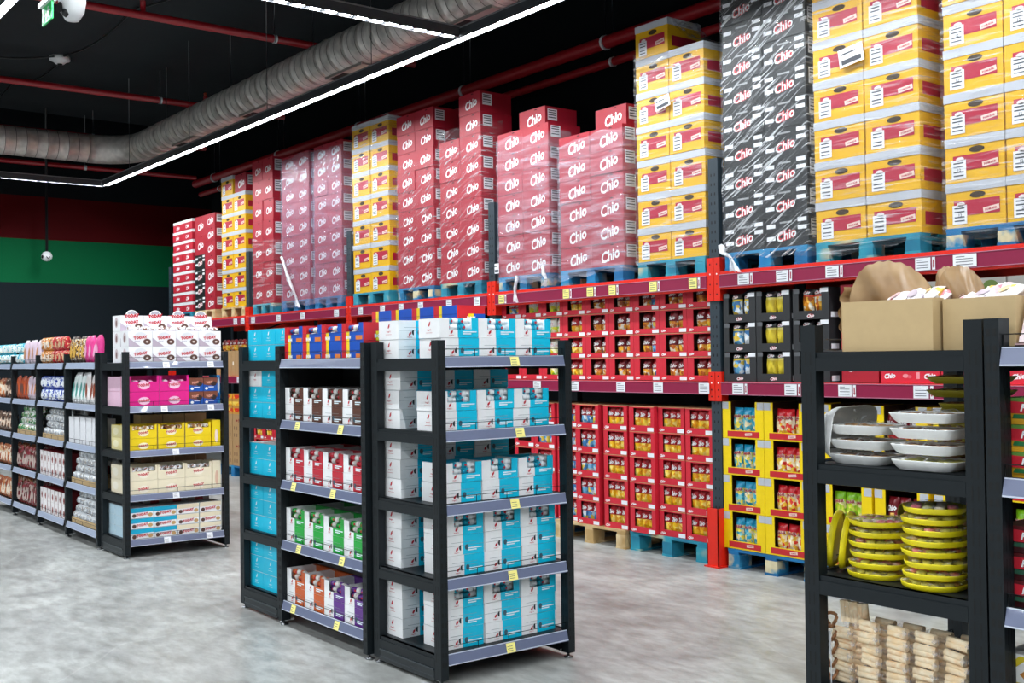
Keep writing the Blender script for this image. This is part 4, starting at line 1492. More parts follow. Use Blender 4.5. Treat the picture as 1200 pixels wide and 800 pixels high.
# middle unit: rows of coloured boxes
cols_mid = {3: ['5b3426'] * 4, 2: ['c01f33'] * 4, 1: ['12a53a'] * 4, 0: ['c8591f', 'c8591f', '5f2a86', '5f2a86']}
cname = {'5b3426': 'brown', 'c01f33': 'red', '12a53a': 'green', 'c8591f': 'orange', '5f2a86': 'purple'}
_bb = {}
for li, cl in cols_mid.items():
    for c, col in enumerate(cl):
        for rw in range(2):
            for r in range(2):
                k = (col, r)
                if k not in _bb: _bb[k] = Proto(biscuit_box(col, r == 1))
                x = -6.273 + .246 * c
                y = 3.130 + BD / 2 + .207 * rw
                rr_ = R(random.uniform(-.2, .2))
                _bb[k].put((x, y, ZS[li] + .001 + (BH + .0015) * r), rr_, f"white and {cname[col]} box, {('lower', 'upper')[r]} {('front', 'rear')[rw]}, {ordn(c)} from left, {lvn[li]} shelf", 'biscuit box', 'coloured biscuit boxes in the middle unit')
                if r == 1 and rw == 0:
                    open_fill(x, y, ZS[li] + .003 + BH, rr_, col, f'open {cname[col]} box {ordn(c)} from left, {lvn[li]} shelf', 'wrapped bars in open coloured boxes')


def bom_box(opened):
    def fn():
        b = MB()
        hw, hd = BW / 2, BD / 2
        BL, YL_, RD = M('0f4fb4', .4), M('f4d21c', .4), M('d0202a', .4)
        ORG = M('d9762a', .5)
        y = -hd
        hh = BH
        b.box(-hw, hw, -hd, hd, 0, hh if not opened else hh * .52, BL, left=RD, right=RD, top=DARK)
        if opened:
            b.box(-hw, -hw + .045, -hd, hd, hh * .52, hh, RD); b.box(hw - .05, hw, -hd, hd, hh * .52, hh, BL, right=RD)
            b.box(-hw + .045, hw - .05, hd - .01, hd, hh * .52, hh, BL)
        b.box(-hw, -hw + .052, y - .0006, y, 0, hh * (1 if not opened else .52), RD)
        b.box(-hw + .052, -hw + .085, y - .0006, y, 0, hh * (1 if not opened else .52), YL_)
        b.box(-hw, hw, y - .0010, y, hh * .49, hh * .505, M('0a2c66', .6))
        b.box(hw - .085, hw - .012, y - .0008, y, hh * .06, hh * .3, ORG)
        b.text('BOM', (-hw + .075, y - .0016, hh * .20), hh * .22, WHITE, bold=.06, res=1)
        for sx in (-1, 1):
            xx = sx * (hw + .0008); uu = (0, -1, 0) if sx < 0 else (0, 1, 0)
            b.box(min(xx, xx - sx * .0004), max(xx, xx - sx * .0004), -.02, .02, 0, hh * .52, YL_)
            b.box(min(xx, xx - sx * .0004), max(xx, xx - sx * .0004), .02, hd, 0, hh * .52, BL)
            b.text('BOM', (xx + sx * .0004, 0, hh * .26), hh * .24, WHITE, u=uu, bold=.06, res=1)
        return b.build('biscuit_box')
    return fn


bm0, bm1 = Proto(bom_box(False)), Proto(bom_box(True))
for c in range(4):
    for r in range(2):
        x = -6.273 + .246 * c; y = 3.130 + BD / 2
        (bm1 if r else bm0).put((x, y, ZS[4] + .001 + (BH + .0015) * r), 0, f"blue, red and yellow box, {('lower', 'upper')[r]} front one, {ordn(c)} from left, top shelf", 'biscuit box', 'blue red and yellow boxes')
        if r: open_fill(x, y, ZS[4] + .003 + BH * .9, 0, '2c4f9c', f'open blue box {ordn(c)} from left on top shelf', 'wrapped bars in open blue boxes')
        bm0.put((x, y + .21, ZS[4] + .001 + (BH + .0015) * r), 0, f"blue, red and yellow box, {('lower', 'upper')[r]} second-row one, {ordn(c)} from left, top shelf", 'biscuit box', 'blue red and yellow boxes')
for c in range(4):
    for r in range(3):
        bm0.put((-6.218 + .246 * c, 3.835, ZS[4] + .001 + (BH + .0015) * r), 0, f"blue, red and yellow box, {('lowest', 'middle', 'topmost')[r]} one at shelf back, {ordn(c)} from left, top shelf", 'biscuit box', 'blue red and yellow boxes')
# far end: cyan ends facing us
far_n = [3, 3, 2, 3, 2]
for li in range(5):
    for r in range(far_n[li]):
        for d_ in range(3 if li == 4 else 2):
            for c in range(2):
                x = -6.935 + .209 * d_ + random.uniform(-.002, .002); y = 3.296 + .252 * c
                pp = pbc if (li == 3 and r == 2 and d_ == 0) else pbside
                pp.put((x, y, ZS[li] + .001 + (BH + .0015) * r), W_ + R(random.uniform(-.6, .6)), f"cyan box, {['bottom', 'middle', 'third'][r]}, {['outer', 'inner', 'innermost'][d_]} {['near', 'rear'][c]} pile, {lvn[li]} shelf, narrow end", 'biscuit box', 'cyan boxes on the narrow end unit')


# ------------------------------------------------------------------ left gondola end: sweet boxes
def donut_box(header=False, opened=False):
    def fn():
        b = MB()
        wd, h, d = .204, .136, .20
        hw, hd = wd / 2, d / 2
        b.box(-hw, hw, -hd, hd, 0, h, M('efeeF1'.lower(), .45))
        for (n, dx) in ((0, 1),):
            y = -hd - .001
            b.poly([(-hw, y, 0), (.0, y, 0), (-hw, y, h * .55)], M('b9a9b8', .6))
            b.disc((hw - .045, y, h * .30), .034, .026, M('5c3a30', .5)); b.disc((hw - .045, y - .0006, h * .30), .012, .008, M('e9dcd4', .5))
            b.disc((0, y, h * .70), .05, h * .2, M('dcdde2', .5))
            b.text('TODAY', (.0, y - .0014, h * .57), h * .21, LOGO, bold=.06, rot=R(7), res=1)
            b.text('donut', (-.03, y - .0014, h * .34), h * .10, M('7a6f9a', .5), shear=.3, res=1)
        for sx in (-1, 1):
            xx = sx * (hw + .0008)
            b.disc((xx, 0, h * .55), .04, h * .34, M('cbb9bd', .5), u=(0, sx, 0))
            b.disc((xx + sx * .0005, 0, h * .5), .018, h * .2, M('7b5a55', .5), u=(0, sx, 0))
        if header:
            b.box(-.055, .055, -hd, -hd + .003, h, h + .001, WHITE)
            pts = [(.055 * math.cos(t), -hd, h + .048 * math.sin(t)) for t in [PI * k / 10 for k in range(11)]]
            b.poly(pts[::-1], WHITE); b.poly([(p[0], p[1] + .003, p[2]) for p in pts], WHITE)
            b.disc((0, -hd - .001, h + .012), .04, .028, M('a9aab4', .5), a1=PI)
            b.text('TODAY', (0, -hd - .003, h * .98), h * .24, LOGO, bold=.08, rot=R(5), res=1)
        return b.build('donut_box')
    return fn


dbx, dbh = Proto(donut_box()), Proto(donut_box(True))
YL = [3.274, 3.481, 3.688, 3.895]
PW = blotch('white_brown_wrapper', ['f0eff0', 'e4e2e4', '8a5a48', 'c9c9cf'], 60, .3, .4)


def wrapped(name, L_, r, mat, flat=.7):
    def fn():
        b = MB()
        pts = [(-L_ / 2, 0, r * flat), (-L_ * .36, 0, r * flat), (-L_ * .3, 0, r * flat), (0, 0, r * flat), (L_ * .3, 0, r * flat), (L_ * .36, 0, r * flat), (L_ / 2, 0, r * flat)]
        b.tube(pts, [r * .8, r * .4, r * .95, r, r * .95, r * .4, r * .8], mat, 10)
        b.v = [(x, y, max(0.0, r * flat + (z - r * flat) * flat)) for x, y, z in b.v]
        return b.build(name)
    return fn


wd_ = Proto(wrapped('wrapped_donut', .09, .024, PW))
for c, y in enumerate(YL):
    for r in range(2):
        dbx.put((-9.545, y, ZS[4] + .001 + .1375 * r), E_, f"white donut box, {('lower', 'upper')[r]} front, {ordn(c)} from the near corner", 'donut box', 'white donut boxes on the left end unit')
    for k in range(2):
        wd_.put((-9.50 + .01 * k, y - .05 + .1 * k, ZS[4] + .277), E_ + R(random.uniform(-30, 30)), f'wrapped donut, {ordn(k)} one lying on {ordn(c)} front donut box', 'wrapped donut', 'wrapped donuts on the front boxes')
    for r in range(3):
        (dbh if r == 2 else dbx).put((-9.755, y, ZS[4] + .001 + .1375 * r), E_, f"white donut box, {('lowest', 'middle', 'crested topmost')[r]} rear, {ordn(c)} from the near corner", 'donut box', 'white donut boxes on the left end unit')


def sweet_box(name, wd, h, d, cm, patch, ink, text, shape='box', side=None, both=False):
    def fn():
        b = MB()
        hw, hd = wd / 2, d / 2
        sd = side or cm
        if shape == 'box':
            b.box(-hw, hw, -hd, hd, 0, h, cm, left=sd, right=sd if both else cm, top=sd if both else cm)
        else:  # open tray with notched front
            t_ = .003
            b.box(-hw, hw, -hd, -hd + t_, 0, h * .62, cm)
            b.box(-hw, -hw + .02, -hd, -hd + t_, h * .62, h, cm); b.box(hw - .02, hw, -hd, -hd + t_, h * .62, h, cm)
            b.box(-hw, -hw + t_, -hd + t_, hd, 0, h, cm, left=sd); b.box(hw - t_, hw, -hd + t_, hd, 0, h, cm)
            b.box(-hw + t_, hw - t_, hd - t_, hd, 0, h, cm); b.box(-hw + t_, hw - t_, -hd + t_, hd - t_, 0, t_, cm)
        y = -hd - .001
        b.disc((.0, y, h * .40), wd * .2, h * .26, patch, n=16)
        if text: b.text(text, (0, y - .001, h * .42), h * .2, ink, bold=.06, rot=R(6), res=1, maxw=wd * .42)
        if not both: b.disc((-hw - .001, 0, h * .5), d * .3, h * .3, patch, u=(0, -1, 0), n=16)
        return b.build(name)
    return fn


ivory = M('efe3c6', .45)
PKW = M('f3c8de', .4)
pink0 = Proto(sweet_box('sweet_box', .262, .128, .20, PINK, PKW, LOGO, 'TODAY', side=PKW)); pink1 = Proto(sweet_box('sweet_box', .262, .135, .20, PINK, PKW, LOGO, 'TODAY', 'tray', side=PKW))
YS_ = blotch('brown_rolls_wrapper', ['e8d9c0', 'b98a54', '8d5a34', 'f0e6da'], 40, .35, .4)
roll = Proto(wrapped('wrapped_roll', .075, .026, YS_))
rollp = Proto(wrapped('wrapped_roll', .075, .024, blotch('pink_wrapper', ['f3a6cf', 'f7d8ea', 'd85aa0'], 40, .3, .4)))
rollw = Proto(wrapped('wrapped_roll', .075, .026, PW))
for c, y in enumerate((3.302, 3.568)):
    for r in range(2):
        (pink1 if r else pink0).put((-9.545, y, ZS[3] + .001 + .130 * r), E_, f"pink box, {('closed lower', 'open upper')[r]} {('near', 'middle')[c]} one", 'sweet box', 'pink sweet boxes')
    for d_ in range(2 if c == 0 else 0):
        for r in range(2):
            pink0.put((-9.752 - .204 * d_, y, ZS[3] + .001 + .130 * r), E_, f"closed pink box, {('lower', 'upper')[r]} one in the {('second', 'rear')[d_]} row, near side", 'sweet box', 'pink sweet boxes')
    for k in range(3):
        rollp.put((-9.50, y - .07 + .07 * k, ZS[3] + .198), E_ + R(random.uniform(70, 110)), f'pink wrapped roll, {ordn(k)} in the {("near", "middle")[c]} pink box', 'wrapped roll', 'pink wrapped rolls')
pbb = Proto(sweet_box('sweet_pack', .155, .115, .18, M('7a4230', .4), M('1b4fb0', .4), WHITE, 'TODAY', side=M('1b3f90', .4)))
BBL = M('1450a8', .35)


def bluebrown():
    b = MB(); wd, h, d = .128, .118, .18
    b.box(-wd / 2, wd / 2, -d / 2, d / 2, 0, h * .42, BBL); b.box(-wd / 2, wd / 2, -d / 2, d / 2, h * .42, h, M('7a4230', .4))
    y = -d / 2 - .001
    b.poly([(-wd / 2, y, h * .5), (wd * .1, y, h * .36), (wd / 2, y, h * .6), (wd / 2, y, h * .2), (-wd / 2, y, h * .2)], BBL)
    b.text('TODAY', (-.01, y - .001, h * .66), h * .2, M('e8a08a', .5), bold=.06, rot=R(8), res=1, maxw=wd * .5)
    b.disc((wd * .22, y - .0006, h * .55), .026, .02, M('2b1a18', .5)); b.disc((-wd * .3, y - .001, h * .2), .014, .012, WHITE)
    b.box(-.02, .03, y - .0006, y, h * .28, h * .33, WHITE)
    return b.build('sweet_pack')


pbb = Proto(bluebrown)
for c, y in enumerate((3.768, 3.900)):
    for r in range(2):
        pbb.put((-9.54, y, ZS[3] + .001 + .12 * r), E_, f"blue and brown pack, {('lower', 'upper')[r]} {('near', 'far')[c]} one", 'sweet pack', 'blue and brown packs')
Proto(lambda: (lambda b: (b.box(-.015, .015, -.09, .09, 0, .26, M('2f8fd0', .35)), b.disc((0, -.091, .17), .010, .07, WHITE), b.disc((0, -.092, .07), .010, .03, BBL), b.build('sweet_pack'))[-1])(MB())).put((-9.56, 3.983, ZS[3] + .001), E_, 'upright light blue pack at the corner of the second shelf', 'sweet pack')
yb0 = Proto(sweet_box('sweet_box', .232, .105, .24, M('f0cf12', .42), M('f5ecc6', .5), LOGO, 'TODAY', side=M('e8dba0', .5))); yb1 = Proto(sweet_box('sweet_box', .232, .112, .24, M('f0cf12', .42), M('f5ecc6', .5), LOGO, 'TODAY', 'tray', side=M('e8dba0', .5)))
cb0 = Proto(sweet_box('sweet_box', .240, .120, .24, ivory, M('f6eedb', .5), LOGO, 'TODAY')); cb1 = Proto(sweet_box('sweet_box', .240, .125, .24, ivory, M('f6eedb', .5), LOGO, 'TODAY', 'tray'))
for c, y in enumerate((3.294, 3.537, 3.780)):
    pos = ('near', 'middle', 'far')[c]
    for r in range(2):
        (yb1 if r else yb0).put((-9.565, y, ZS[2] + .001 + .107 * r), E_, f"yellow box, {('closed lower', 'open upper')[r]} {pos} one", 'sweet box', 'yellow sweet boxes')
        (cb1 if r else cb0).put((-9.565, y, ZS[1] + .001 + .122 * r), E_, f"cream box, {('closed lower', 'open upper')[r]} {pos} one", 'sweet box', 'cream sweet boxes')
    if c == 0:
        for r in range(2):
            yb0.put((-9.81, y, ZS[2] + .001 + .107 * r), E_, f"closed yellow box, {('lower', 'upper')[r]} one in the second row, near side", 'sweet box', 'yellow sweet boxes')
            cb0.put((-9.81, y, ZS[1] + .001 + .122 * r), E_, f"closed cream box, {('lower', 'upper')[r]} one in the second row, near side", 'sweet box', 'cream sweet boxes')
    for k in range(4):
        roll.put((-9.49 - .012 * (k % 2), y - .085 + .056 * k, ZS[2] + .175), E_ + R(90 + random.uniform(-15, 15)), f'brown wrapped roll, {ordn(k)} in the {pos} yellow box', 'wrapped roll', 'brown rolls in the yellow boxes')
        rollw.put((-9.49 - .012 * (k % 2), y - .085 + .056 * k, ZS[1] + .198), E_ + R(90 + random.uniform(-15, 15)), f'white wrapped roll, {ordn(k)} in the {pos} cream box', 'wrapped roll', 'white rolls in the cream boxes')
pve = Proto(sweet_box('sweet_box', .075, .235, .2, M('f0cf12', .42), M('f3d9d0', .5), LOGO, ''))
pve.put((-9.55, 3.950, ZS[2] + .001), E_, 'yellow box standing upright at the far end of its shelf', 'sweet box')
Proto(sweet_box('sweet_box', .075, .25, .2, ivory, M('e3b9a0', .5), LOGO, '')).put((-9.55, 3.950, ZS[1] + .001), E_, 'cream box standing upright at the far end of its shelf', 'sweet box')
gb = Proto(sweet_box('sweet_box', .196, .112, .18, M('9a928c', .5), M('6a4a3c', .5), LOGO, 'TODAY'))


def cyanwhite(col):
    def fn():
        b = MB(); wd, h, d = .196, .088, .2
        b.box(-wd / 2, wd / 2, -d / 2, d / 2, 0, h, WHITE, left=M('bcd8e6', .5))
        y = -d / 2 - .001
        b.poly([(-wd / 2, y, h * .55), (wd / 2, y, h * .62), (wd / 2, y, h), (-wd / 2, y, h)], col)
        b.text('TODAY', (.0, y - .001, h * .38), h * .28, LOGO, bold=.06, rot=R(6), res=1)
        b.disc((-wd * .35, y - .0006, h * .28), .018, .016, M('5c3a30', .5)); b.disc((wd * .36, y - .0006, h * .3), .02, .016, M('c9a06a', .5))
        b.box(-wd / 2, wd / 2, y, y + .0008, 0, .003, M('8a8a90', .6))
        return b.build('sweet_box')
    return fn


cwp, cip = Proto(cyanwhite(M('10a9cf', .4))), Proto(cyanwhite(ivory))
for c, y in enumerate((3.278, 3.481, 3.684, 3.887)):
    for r in range(3):
        (cwp if c < 2 else cip).put((-9.545, y, ZS[0] + .001 + .09 * r), E_, f"{('cyan and white', 'ivory and white')[c // 2]} box, {('lowest', 'middle', 'topmost')[r]} in {ordn(c)} pile, bottom shelf", 'sweet box', 'small boxes on the bottom left end shelf')
    for r in range(3 if c == 0 else 0):
        for d_ in range(2):
            cwp.put((-9.749 - .204 * d_, y, ZS[0] + .001 + .09 * r), E_, f"cyan and white box, {('lowest', 'middle', 'topmost')[r]} of the {('second', 'rear')[d_]} near pile, bottom shelf", 'sweet box', 'small boxes on the bottom left end shelf')
    for r in range(3 if c else 0):
        gb.put((-9.80, y, ZS[0] + .001 + .1140 * r), E_, f"rear pale box, {('lowest', 'middle', 'topmost')[r]} in {ordn(c)} pile, bottom shelf", 'sweet box', 'rear boxes on the bottom left end shelf')
for c, y in enumerate((3.278, 3.481, 3.684, 3.887)):
    if c:
        Proto(lambda: (lambda b: (b.box(-.098, .098, -.09, .09, 0, .29, CARD), b.box(-.003, .003, -.0912, -.09, 0, .29, CARDL), b.build('brown_carton'))[-1])(MB())).put((-9.86, y, ZS[2] + .001), E_, f'plain brown carton, {ordn(c)} from near side behind yellow boxes', 'carton', 'brown cartons behind the yellow boxes')
    if c:
        Proto(lambda: (lambda b: (b.box(-.098, .098, -.09, .09, 0, .29, M('8f7050', .8)), b.box(-.003, .003, -.0912, -.09, 0, .29, CARD), b.build('brown_carton'))[-1])(MB())).put((-9.86, y, ZS[1] + .001), E_, f'plain brown carton, {ordn(c)} from near side behind cream boxes', 'carton', 'brown cartons behind the cream boxes')


# ------------------------------------------------------------------ left row: bagged sweets
def pouch(name, wd, h, dp, mat, head, patch, txt=None):
    def fn():
        b = MB()

        def sy(x, z):
            u = min(1, abs(x) / (wd / 2)); v = min(1, abs(z / h * 2 - 1))
            return dp / 2 * (1 - u ** 3) ** .6 * (1 - v ** 4) ** .7
        for s_ in (1, -1):
            def f2(u, v, s_=s_):
                if s_ < 0: u = 1 - u
                x = (u - .5) * wd; z = v * h
                return (x, -s_ * sy(x, z), z)
            b.grid(f2, 8, 9, lambda u, v: head if v > .86 or v < .06 else mat)
        b.poly([Vector((wd * .28 * math.cos(t), 0, h * .42 + h * .24 * math.sin(t))) for t in [2 * PI * k / 10 for k in range(10)]], patch)
        n = len(b.v)
        for i in range(n - 10, n):
            x, y, z = b.v[i]; b.v[i] = (x, -sy(x, z) - .004, z)
        return b.build(name)
    return fn


def bl(n, cols, s=70): return blotch(n, cols, s, .3, .5)


SW = {
    'pink': ('bright pink sweet bag', pouch('sweet_bag', .125, .25, .06, M('e0408f', .3, bump=.4), M('d81f7c', .3), M('f2a9cc', .4)), 'sweet bag'),
    'brown': ('brown and gold sweet bag', pouch('sweet_bag', .125, .25, .06, bl('cocoa_print', ['4a2c1c', '6d4526', 'd9a94a', 'e8dcc8']), M('3a2216', .3), M('d9a94a', .4)), 'sweet bag'),
    'redg': ('red sweet bag', pouch('sweet_bag', .135, .13, .07, bl('red_print', ['c41a26', 'a01420', 'd8b48a', 'b41a26']), M('b5121f', .3), M('d9b28c', .4)), 'sweet bag'),
    'gold': ('orange sweet bag', pouch('sweet_bag', .135, .13, .07, bl('gold_print', ['d98a1f', 'c87414', 'f0e0cc', '8a5a3c']), M('d07f16', .3), M('eadbd0', .4)), 'sweet bag'),
    'lilac': ('pale lilac sweet bag', pouch('sweet_bag', .125, .25, .06, M('d9c3d2', .35, bump=.4), M('e3d3de', .3), M('c98f6a', .4)), 'sweet bag'),
    'aqua': ('white and aqua pack', pouch('sweet_bag', .16, .11, .09, bl('aqua_print', ['e9f1f0', 'cfe8e6', '14a9c4', 'f0ecd8']), M('14a9c4', .3), WHITE), 'sweet bag'),
    'tall': ('tall white and teal wafer bag', pouch('sweet_bag', .095, .29, .05, M('e4eeec', .35, bump=.3), WHITE, M('57a8a0', .4)), 'sweet bag'),
    'tallr': ('tall white and rust wafer bag', pouch('sweet_bag', .105, .29, .05, M('efe8e6', .35, bump=.3), WHITE, M('9a4a30', .4)), 'sweet bag'),
    'blue': ('blue and white sweet bag', pouch('sweet_bag', .14, .125, .07, bl('blue_print', ['2b4fb4', '1f3d9c', 'eef0f4', 'd8dde8']), M('2444a4', .3), M('eef0f4', .4)), 'sweet bag'),
    'orange': ('rust orange sweet bag', pouch('sweet_bag', .12, .25, .06, M('c4542c', .35, bump=.4), M('b44420', .3), M('6a4a44', .4)), 'sweet bag'),
    'silver': ('silver wrapped sweets pouch', pouch('sweet_bag', .12, .08, .07, bl('silver_print', ['e6e9ec', 'd3d7dc', 'f6f7f8', 'b3aca6'], 60), SILV, M('a9adb4', .4)), 'sweet pouch'),
    'wgreen': ('white and green pouch', pouch('sweet_bag', .12, .08, .07, bl('wgreen_print', ['e9ece8', 'dfe4dc', '3a8a4c', 'b9a990'], 50), WHITE, M('3a8a4c', .4)), 'sweet pouch'),
    'wbox': ('white box with pink sachets', sweet_box('sweet_box', .15, .125, .16, M('e6e6ea', .5), M('e6e6ea', .5), INK, ''), 'sweet box'),
    'wprint': ('white and brown printed carton', sweet_box('sweet_box', .115, .125, .22, M('efe9ea', .45), M('a56a62', .5), M('7c1420', .5), 'wafer', side=M('7c1420', .5), both=True), 'sweet box'),
    'maroon': ('maroon and silver pack', pouch('sweet_bag', .085, .24, .06, bl('maroon_print', ['6a1620', '8a2430', 'b9a49c', '5a3428'], 30), M('8a2a2a', .3), M('c9b4ac', .4)), 'sweet bag'),
    'warm': ('orange and cream pack', pouch('sweet_bag', .12, .22, .06, bl('warm_print', ['c87a4c', 'e2b48c', 'f0e0cc', '9a4a2c'], 30), M('b4643c', .3), M('f0e0cc', .4)), 'sweet bag'),
    'cocoa': ('dark brown pack', pouch('sweet_bag', .12, .22, .06, bl('darkbrown_print', ['5a4034', '7a5a48', 'e0c8b4', '3c2a22'], 30), M('6a4a3a', .3), M('e0c8b4', .4)), 'sweet bag'),
}
SWP = {k: Proto(v[1]) for k, v in SW.items()}
# for each unit (near to far) and each shelf (top to bottom): (kind, pitch, rows, row pitch)
ROWS = [
    [[('brown', 4), ('pink', 4)], [('tall', 4), ('tallr', 4)], [('wbox', 5)], [('silver', 99)], [('silver', 99)]],
    [[('gold', 3), ('redg', 4)], [('blue', 6)], [('silver', 99)], [('wprint', 7)], [('wprint', 7)]],
    [[('aqua', 2), ('lilac', 4)], [('orange', 4), ('lilac', 4)], [('wgreen', 99)], [('maroon', 9)], [('maroon', 9)]],
    [[('aqua', 5)], [('warm', 3), ('cocoa', 3)], [('cocoa', 7)], [('warm', 7)], [('warm', 7)]],
    [[('aqua', 5)], [('cocoa', 7)], [('cocoa', 7)], [('warm', 7)], [('warm', 7)]],
]
un = ['first', 'second', 'third', 'fourth', 'fifth']
WDT = {'pink': .125, 'brown': .125, 'redg': .135, 'gold': .135, 'lilac': .125, 'aqua': .16, 'tall': .095, 'tallr': .105, 'blue': .14, 'orange': .12, 'wbox': .15, 'wprint': .115, 'maroon': .085, 'warm': .12, 'cocoa': .12}
HT = {'redg': .13, 'gold': .13, 'aqua': .11, 'blue': .125, 'wbox': .125, 'wprint': .125}
sn = ['top', 'second', 'third', 'fourth', 'lowest']
for ui, x in enumerate(LX):
    xl = x - .44
    for si_, sh in enumerate(ROWS[ui]):
        z = ZS[4 - si_] + .001
        tot = sum(k[1] for k in sh)
        if tot >= 99:
            kd = sh[0][0]
            cnt = 0
            b = MB(); b.box(-.42, .42, -.2, .16, 0, .004, CARD); b.box(-.42, .42, -.2, -.196, .004, .05, CARD); b.box(-.42, -.416, -.196, .16, .004, .05, CARD); b.box(.416, .42, -.196, .16, .004, .05, CARD)
            tag(b.build('cardboard_tray', loc=(x, 3.12 + .22, z)), f'low brown tray on the {sn[si_]} shelf, {un[ui]} unit of left row', 'tray')
            for layer in range(4):
                for k in range(8 - layer // 2):
                    for rw in range(2 if layer > 1 else 1):
                        xx = x - .365 + .104 * k + .05 * (layer % 2)
                        if xx > x + .38: continue
                        o = SWP[kd].put((xx, 3.175 + .14 * rw + .016 * layer, z + .040 + .066 * layer), 0, f"{SW[kd][0]}, {['lowest', 'second', 'third', 'upper'][layer]} {['front', 'rear'][rw]}, {ordn(k)} from left, {sn[si_]} shelf, {un[ui]} unit", SW[kd][2], 'pouches heaped on the left row')
                        o.rotation_euler = (R(random.uniform(-9, 9)), R(random.uniform(-7, 7)), R(random.uniform(-8, 8)))
                        o.scale = (.83, .95, .82)
            continue
        xx = xl
        pitch = .90 / tot
        kidx = 0
        for kd, n in sh:
            wmax = .0
            for k in range(n):
                rows = 2 if kd in HT else 1
                for r in range(rows):
                    lean = random.uniform(2, 10) if rows == 1 else random.uniform(-2, 2)
                    if kd in HT and tot >= 1:
                        px = xx + pitch * .5
                    else: px = xx + pitch * .5
                    hz = HT.get(kd, 0) * r
                    for rw in range(2 if si_ >= 3 else 1):
                        o = SWP[kd].put((px, 3.120 + (.20 * rw) + ({'wbox': .08, 'wprint': .11, 'aqua': .045}.get(kd, .036)), z + hz + (.001 if r else 0)), 0,
                                        f"{SW[kd][0]}, {('lower ', 'upper ')[r] if rows > 1 else ''}{('front', 'rear')[rw]}, {ordn(min(kidx, 9))} from left, {sn[si_]} shelf, {un[ui]} unit", SW[kd][2], 'sweet bags on the left row')
                        o.scale = (min(1.0, pitch * .97 / WDT[kd]), 1, 1)
                        if 'box' not in SW[kd][2]:
                            o.rotation_euler = (R(-lean if rows == 1 else -1), 0, R(random.uniform(-2, 2)))
                            o.location.z += .006
                kidx += 1
                xx += pitch

# ------------------------------------------------------------------ right gondola end: cardboard box and trays
t = empty('cardboard_box', (-2.095, 3.30, ZS[4] + .001))
b = MB()
bw, bd, bh, tk = .335, .30, .165, .004
b.box(-bw / 2, bw / 2, -bd / 2, -bd / 2 + tk, 0, bh, CARDL); b.box(-bw / 2, bw / 2, bd / 2 - tk, bd / 2, 0, bh, CARDL)
b.box(-bw / 2, -bw / 2 + tk, -bd / 2 + tk, bd / 2 - tk, 0, bh, CARDL); b.box(bw / 2 - tk, bw / 2, -bd / 2 + tk, bd / 2 - tk, 0, bh, CARDL)
b.box(-bw / 2 + tk, bw / 2 - tk, -bd / 2 + tk, bd / 2 - tk, 0, tk, CARDL)
b.build('carton_body', t)
tag(t, 'open light brown cardboard box on top of the nearest end unit', 'cardboard box')
t2 = empty('cardboard_box', (-1.80, 3.34, ZS[4] + .001))
b = MB()
bw2 = .235
b.box(-bw2 / 2, bw2 / 2, -bd / 2, -bd / 2 + tk, 0, bh - .005, CARDL); b.box(-bw2 / 2, bw2 / 2, bd / 2 - tk, bd / 2, 0, bh - .005, CARDL)
b.box(-bw2 / 2, -bw2 / 2 + tk, -bd / 2 + tk, bd / 2 - tk, 0, bh - .005, CARDL); b.box(bw2 / 2 - tk, bw2 / 2, -bd / 2 + tk, bd / 2 - tk, 0, bh - .005, CARDL)
b.box(-bw2 / 2 + tk, bw2 / 2 - tk, -bd / 2 + tk, bd / 2 - tk, 0, tk, CARDL)
b.build('carton_body', t2)
tag(t2, 'second open cardboard box, half hidden behind the tall grey post', 'cardboard box')
LINER = blotch('waxy_brown_paper', ['8c6c4a', '9f7f5a', 'b3946e'], 7, .28, .5, 'NOISE')


def liner(x0, x1, z0, hgt, y, lean, label, n=14, sweep=0.0):
    b = MB()
    rnd = random.Random(int(x0 * 100))

    def fn(u, v):
        top = hgt * (math.sin(PI * ((u ** .85) * .94 + .03))) ** .42 * (1 + .012 * math.sin(u * 55))
        x = x0 + (x1 - x0) * u + .012 * math.sin(3 * v + 2 * u)
        return (x, y + sweep * u + lean * v * v + .012 * math.sin(7 * u + 3 * v) + .003 * math.sin(23 * u + 6 * v), z0 + top * v)
    b.grid(fn, 60, 10, LINER)
    return tag(b.build('paper_liner'), label, 'paper liner')


zc = ZS[4] + .10
liner(-2.258, -1.985, zc, .200, 3.175, .01, 'largest scalloped sheet of brown liner paper at box left side', sweep=.10)
liner(-2.035, -1.90, zc, .175, 3.30, .03, 'smaller middle sheet of brown liner paper')
liner(-1.98, -1.79, zc, .168, 3.235, .02, 'right-hand sheet of brown liner paper folded over')
b = MB()
b.grid(lambda u, v: (-2.268 - .020 * math.sin(PI * v) - .006 * math.sin(25 * v), 3.17 + .12 * u, ZS[4] + .02 + .20 * v), 4, 24, LINER)
tag(b.build('paper_liner'), 'brown paper edge hanging down outside the cardboard box', 'paper liner')
CAND = [blotch('white_pink_wrapper', ['f7f1f2', 'f6e6e9', 'e58a94', 'fbf8f8', 'f4eef0', 'efe2e6'], 55, .25, .5), blotch('yellow_wrapper', ['f1cc5a', 'f6f0ea', 'f3ece6', 'fbf8f6', 'f4efe9'], 55, .25, .5), blotch('mauve_wrapper', ['a292a0', 'f6f1f4', 'efeaee', 'fbf8fa', 'e4dbe2'], 55, .25, .5)]
cp = [Proto(pouch('candy_pack', .085, .075, .045, m_, M('f3eef0', .25), M(c_, .3))) for m_, c_ in zip(CAND, ('efc4c8', 'eecb7a', 'c9bac4'))]
cn = ['white and pink', 'yellow and white', 'mauve and white']
k = 0
